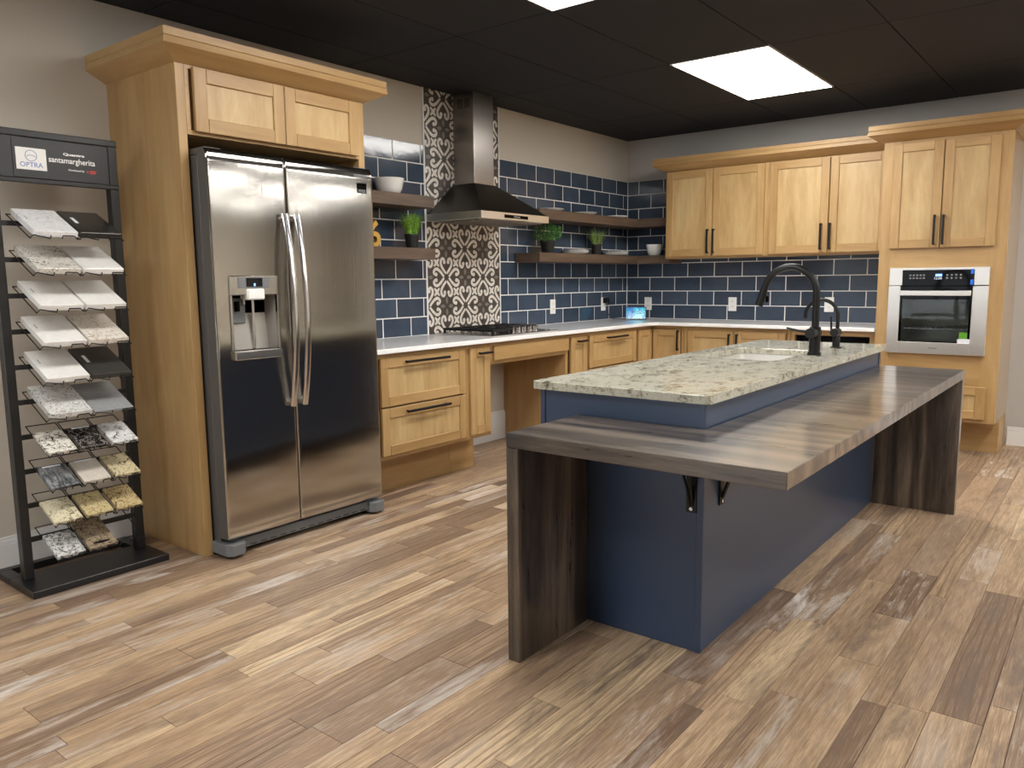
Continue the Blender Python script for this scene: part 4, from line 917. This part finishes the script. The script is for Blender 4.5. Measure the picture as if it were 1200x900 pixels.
# ================================================================== SAMPLE STAND
st = thing('sample_stand', (.33, -5.22, 0), 'black metal display stand with a header sign and tilted wire racks', 'stand')
sy0, sy1 = -5.468, -4.966; px0, px1 = .29, .335; pw = .036
BX('base_board', 'black_satin', st, .255, .50, -5.50, -4.943, .0, .03, c=.002)
mb = MB(); mb.box(.135, .2545, -5.50, -5.45, 0, .03, .002).box(.135, .2545, -4.993, -4.943, 0, .03, .002).box(.095, .135, -5.50, -4.943, 0, .03, .002); mb.build('base_frame', 'black_satin', st)
for y0 in (sy0, sy1 - pw): BX('post', 'black_satin', st, px0, px1, y0, y0 + pw, .0302, 1.838, c=.002)
h_ = BX('header', 'sign_black', st, px0 + .006, px1 - .004, sy0 + pw, sy1 - pw, 1.637, 1.836, c=.002)
mb = MB(); mb.box(px1 - .012, px1 + .004, sy0 - .001, sy1 + .001, 1.812, 1.839, .003).box(px1 - .012, px1 + .004, sy0 - .001, sy1 + .001, 1.634, 1.654, .003); mb.build('header_frame', 'black_satin', st)
BX('sign_card', 'sign_black', h_, px1 - .004, px1 - .001, -5.372, -5.050, 1.655, 1.808, c=.0008)
X_ = px1 - .001; BX('logo_plate', 'print_white', h_, X_ - .0005, X_ + .0012, -5.361, -5.250, 1.686, 1.771)
XL = X_ + .0012; lettering('OPTRA', .083, (XL, -5.306, 1.706), 'A', 'print_blue', h_, 'logo_lettering', .0, .0004)
mb = MB(); ring = [(XL + .0004, -5.306 + .021 * math.cos(R(a)), 1.741 + .021 * math.sin(R(a))) for a in range(0, 361, 12)]; mb.tube(ring, .0009, 5, cap=False); mb.tube([(XL + .0004, -5.306 + .017 * math.cos(R(a)), 1.733 + .010 * math.sin(R(a))) for a in range(15, 170, 15)], .0009, 5, cap=False); mb.build('logo_ring', 'print_blue', h_)
lettering('Quantra', .084, (X_, -5.142, 1.7605), 'A', 'print_white', h_, 'sign_lettering', .035, .0004, .0125); lettering('santamargherita', .182, (X_, -5.150, 1.7325), 'A', 'print_white', h_, 'sign_lettering', .012, .0004, .030); lettering('Distributed by', .062, (X_, -5.136, 1.6985), 'A', 'print_white', h_, 'sign_lettering', .01, .0004)
mb = MB(); mb.add([(X_ + .0004, -5.0965, 1.698), (X_ + .0004, -5.0915, 1.703), (X_ + .0004, -5.0865, 1.698), (X_ + .0004, -5.0915, 1.693)], [(0, 1, 2, 3)]).box(X_, X_ + .0004, -5.083, -5.057, 1.699, 1.704).box(X_, X_ + .0004, -5.083, -5.060, 1.692, 1.696); mb.build('red_mark', 'print_red', h_)
RZ = [1.412 - .1425 * k for k in range(10)]; XF = .500; XB = .288; TA = R(25); SL = math.tan(TA)
for k, zr in enumerate(RZ):
    BX('crossbar', 'black_satin', st, .313, .328, sy0 + pw - .004, sy1 - pw + .004, zr + .052, zr + .072, c=.001)
    n_ = 2 if k < 6 else 3; y0, y1 = -5.402, -5.040; bay = (y1 - y0) / n_; mb = MB(); wr = .0025
    for b in range(n_):
        a0 = y0 + b * bay + .004; a1 = y0 + (b + 1) * bay - .004; zf = zr; zbk = zr + (XF - XB) * SL
        mb.tube([(XF, a0 + bay * .42, zf + .010), (XF + .001, a0 + bay * .40, zf - .002), (XF + .001, a0 + .012, zf + .010), (XF, a0, zf - .003), (XB, a0, zbk), (XB, a1, zbk), (XF, a1, zf - .003), (XF + .001, a1 - .012, zf + .010), (XF + .001, a1 - bay * .30, zf + .010), (XF, a1 - bay * .32, zf - .002)], wr, 6)
    mb.build('wire_rack', 'black', st)
# stone samples
def stm(name, cols, **k):
    if name not in M: M[name] = stone(name, cols, src='obj', **k)
    return name
gw = stm('sample_white', [(.3, lin(226, 225, 222)), (.7, lin(238, 237, 235))], scale=20)
cm = stm('sample_carrara', [(.34, lin(205, 206, 210)), (.44, lin(228, 228, 231)), (.6, lin(236, 236, 238))], scale=14, dist=3)
blk = stm('sample_black', [(.3, lin(30, 29, 28)), (.55, lin(42, 41, 39)), (.75, lin(64, 62, 58))], scale=40, rough=.25)
chc = stm('sample_charcoal', [(.3, lin(48, 47, 46)), (.7, lin(66, 65, 63))], scale=60, rough=.3)
crc = stm('sample_crackle', [(.36, lin(118, 112, 104)), (.44, lin(190, 186, 176)), (.52, lin(226, 223, 215)), (.62, lin(206, 202, 192)), (.7, lin(150, 144, 134))], scale=38, dist=2)
fle = stm('sample_fleck', [(.34, lin(170, 156, 140)), (.44, lin(214, 206, 196)), (.56, lin(232, 228, 221)), (.7, lin(186, 172, 158))], scale=34, dist=1.4)
gvy = stm('sample_greyvein', [(.34, lin(120, 119, 118)), (.45, lin(196, 195, 192)), (.55, lin(226, 225, 223)), (.68, lin(160, 158, 156))], scale=26, dist=2.4)
gry = stm('sample_grey', [(.3, lin(138, 140, 142)), (.7, lin(152, 154, 156))], scale=60)
wsp = stm('sample_white_speckle', [(.37, lin(40, 38, 38)), (.43, lin(168, 162, 152)), (.5, lin(222, 218, 208)), (.66, lin(232, 229, 222))], scale=44, dist=1)
bsp = stm('sample_black_speckle', [(.42, lin(22, 21, 22)), (.52, lin(52, 48, 46)), (.58, lin(160, 154, 148)), (.66, lin(40, 38, 38))], scale=40, dist=1)
wgr = stm('sample_white_grey_fleck', [(.36, lin(96, 96, 98)), (.44, lin(202, 202, 202)), (.6, lin(232, 232, 232))], scale=34, dist=1)
slt = stm('sample_slate', [(.36, lin(44, 46, 50)), (.5, lin(92, 94, 98)), (.62, lin(148, 150, 152))], scale=22, dist=.6, stretch=(.25, 1, 1))
cre = stm('sample_cream', [(.3, lin(196, 188, 176)), (.7, lin(212, 205, 194))], scale=20)
gdg = stm('sample_gold_grey', [(.35, lin(86, 78, 68)), (.44, lin(176, 164, 132)), (.54, lin(214, 203, 170)), (.66, lin(196, 176, 130))], scale=26, dist=1.6)
cry = stm('sample_cream_yellow', [(.34, lin(110, 94, 70)), (.42, lin(206, 196, 164)), (.56, lin(228, 221, 196)), (.7, lin(196, 182, 146))], scale=26, dist=1.2)
gld = stm('sample_gold', [(.35, lin(70, 58, 40)), (.43, lin(176, 156, 112)), (.55, lin(212, 198, 154)), (.68, lin(150, 130, 96))], scale=36, dist=1.2)
gdb = stm('sample_gold_brown', [(.35, lin(66, 52, 36)), (.44, lin(168, 144, 102)), (.55, lin(210, 194, 148)), (.68, lin(134, 106, 76))], scale=24, dist=1.8)
sap = stm('sample_salt_pepper', [(.38, lin(52, 52, 54)), (.45, lin(150, 150, 150)), (.53, lin(206, 206, 204)), (.66, lin(226, 226, 225))], scale=70, dist=.6)
brn = stm('sample_brown', [(.37, lin(62, 50, 40)), (.45, lin(120, 104, 86)), (.54, lin(168, 152, 128)), (.66, lin(132, 114, 94))], scale=60, dist=.6)
BIG = (-5.383, -5.213); SM = (-5.402, -5.277, -5.152)
samples = [  # row, y, mat, width, depth, thickness, label
 (0, BIG[0], cm, 'white marble-look stone sample on the top rack'), (0, BIG[1], blk, 'black stone sample with white sticker on the top rack'),
 (1, BIG[0], crc, 'crackled beige and white stone sample on the second rack'), (1, BIG[1], gw, 'plain white stone sample on the second rack'),
 (2, BIG[0], gw, 'left plain white stone sample on the third rack'), (2, BIG[1], gw, 'right plain white stone sample on the third rack'),
 (3, BIG[0], gw, 'plain white stone sample on the fourth rack'), (3, BIG[1], fle, 'brown-flecked white stone sample on the fourth rack'),
 (4, BIG[0], gw, 'plain white stone sample next to the charcoal one'), (4, BIG[1], chc, 'charcoal stone sample with white sticker on the fifth rack'),
 (5, BIG[0], gvy, 'white stone sample with grey veins on the sixth rack'), (5, BIG[1], gry, 'plain grey stone sample on the sixth rack'),
 (6, SM[0], wsp, 'small white granite sample with black speckles, left on the seventh rack'), (6, SM[1], bsp, 'small black granite sample with pale speckles'), (6, SM[2], wgr, 'small white granite sample with grey flecks, right on the seventh rack'),
 (7, SM[0], slt, 'small streaky slate grey stone sample'), (7, SM[1], cre, 'small plain cream stone sample'), (7, SM[2], gdg, 'small gold and grey granite sample, right on the eighth rack'),
 (8, SM[0], cry, 'small pale cream-yellow granite sample, left on the ninth rack'), (8, SM[1], gld, 'small golden granite sample, middle of the ninth rack'), (8, SM[2], gdb, 'small gold and brown granite sample, right on the ninth rack'),
 (9, SM[0], sap, 'small salt-and-pepper granite sample on the bottom rack'), (9, SM[1], brn, 'brown granite sample with oval cut-out on the bottom rack')]
for k, ysm, mt, lab in samples:
    big = k < 6; wd = .160 if big else .108; dp = .23 if big else .15; th = .024 if big else .016
    if mt == brn: dp = .20; wd = .115
    if mt == gry: th = .012
    zr = RZ[k]; mb = MB(); mb.box(0, dp, -wd / 2, wd / 2, 0, th, .0015)
    o = mb.build('stone_sample', mt, loc=(0, 0, 0)); o.location = (XF - .004, ysm + wd / 2, zr + .0035); o.rotation_euler = (0, TA, math.pi) if False else (0, 0, 0)
    # local +x runs back up the slope (towards the wall)
    o.rotation_euler = Matrix(((-math.cos(TA), 0, math.sin(TA)), (0, -1, 0), (math.sin(TA), 0, math.cos(TA)))).to_euler()
    tag(o, lab, 'sample', 'stone samples on the display stand')
    def deco(name, x0, x1, y0, y1, mat, z_=th):
        e = MB().box(x0, x1, y0, y1, z_ - .0001, z_ + .0006).build(name, mat, None, loc=(0, 0, 0)); e.location = (0, 0, 0); e.parent = o
    if mt in (blk, chc): deco('sticker', .10, .16, .045, .058, 'white_sticker')
    elif big and ysm == BIG[0] and k != 5 and k != 1: deco('print_line', .12, .155, .058, .061, 'print_grey')
    if mt in (slt, cre, bsp): deco('sticker', dp - .012, dp - .003, -.035, .035, 'white_sticker')
    if mt == brn:
        e = MB().prism([(.026 + .007 * math.cos(a), .034 * math.sin(a)) for a in [2 * math.pi * q / 20 for q in range(20)]], th - .0001, th + .0006).build('oval_slot', 'black', None, loc=(0, 0, 0)); e.location = (0, 0, 0); e.parent = o
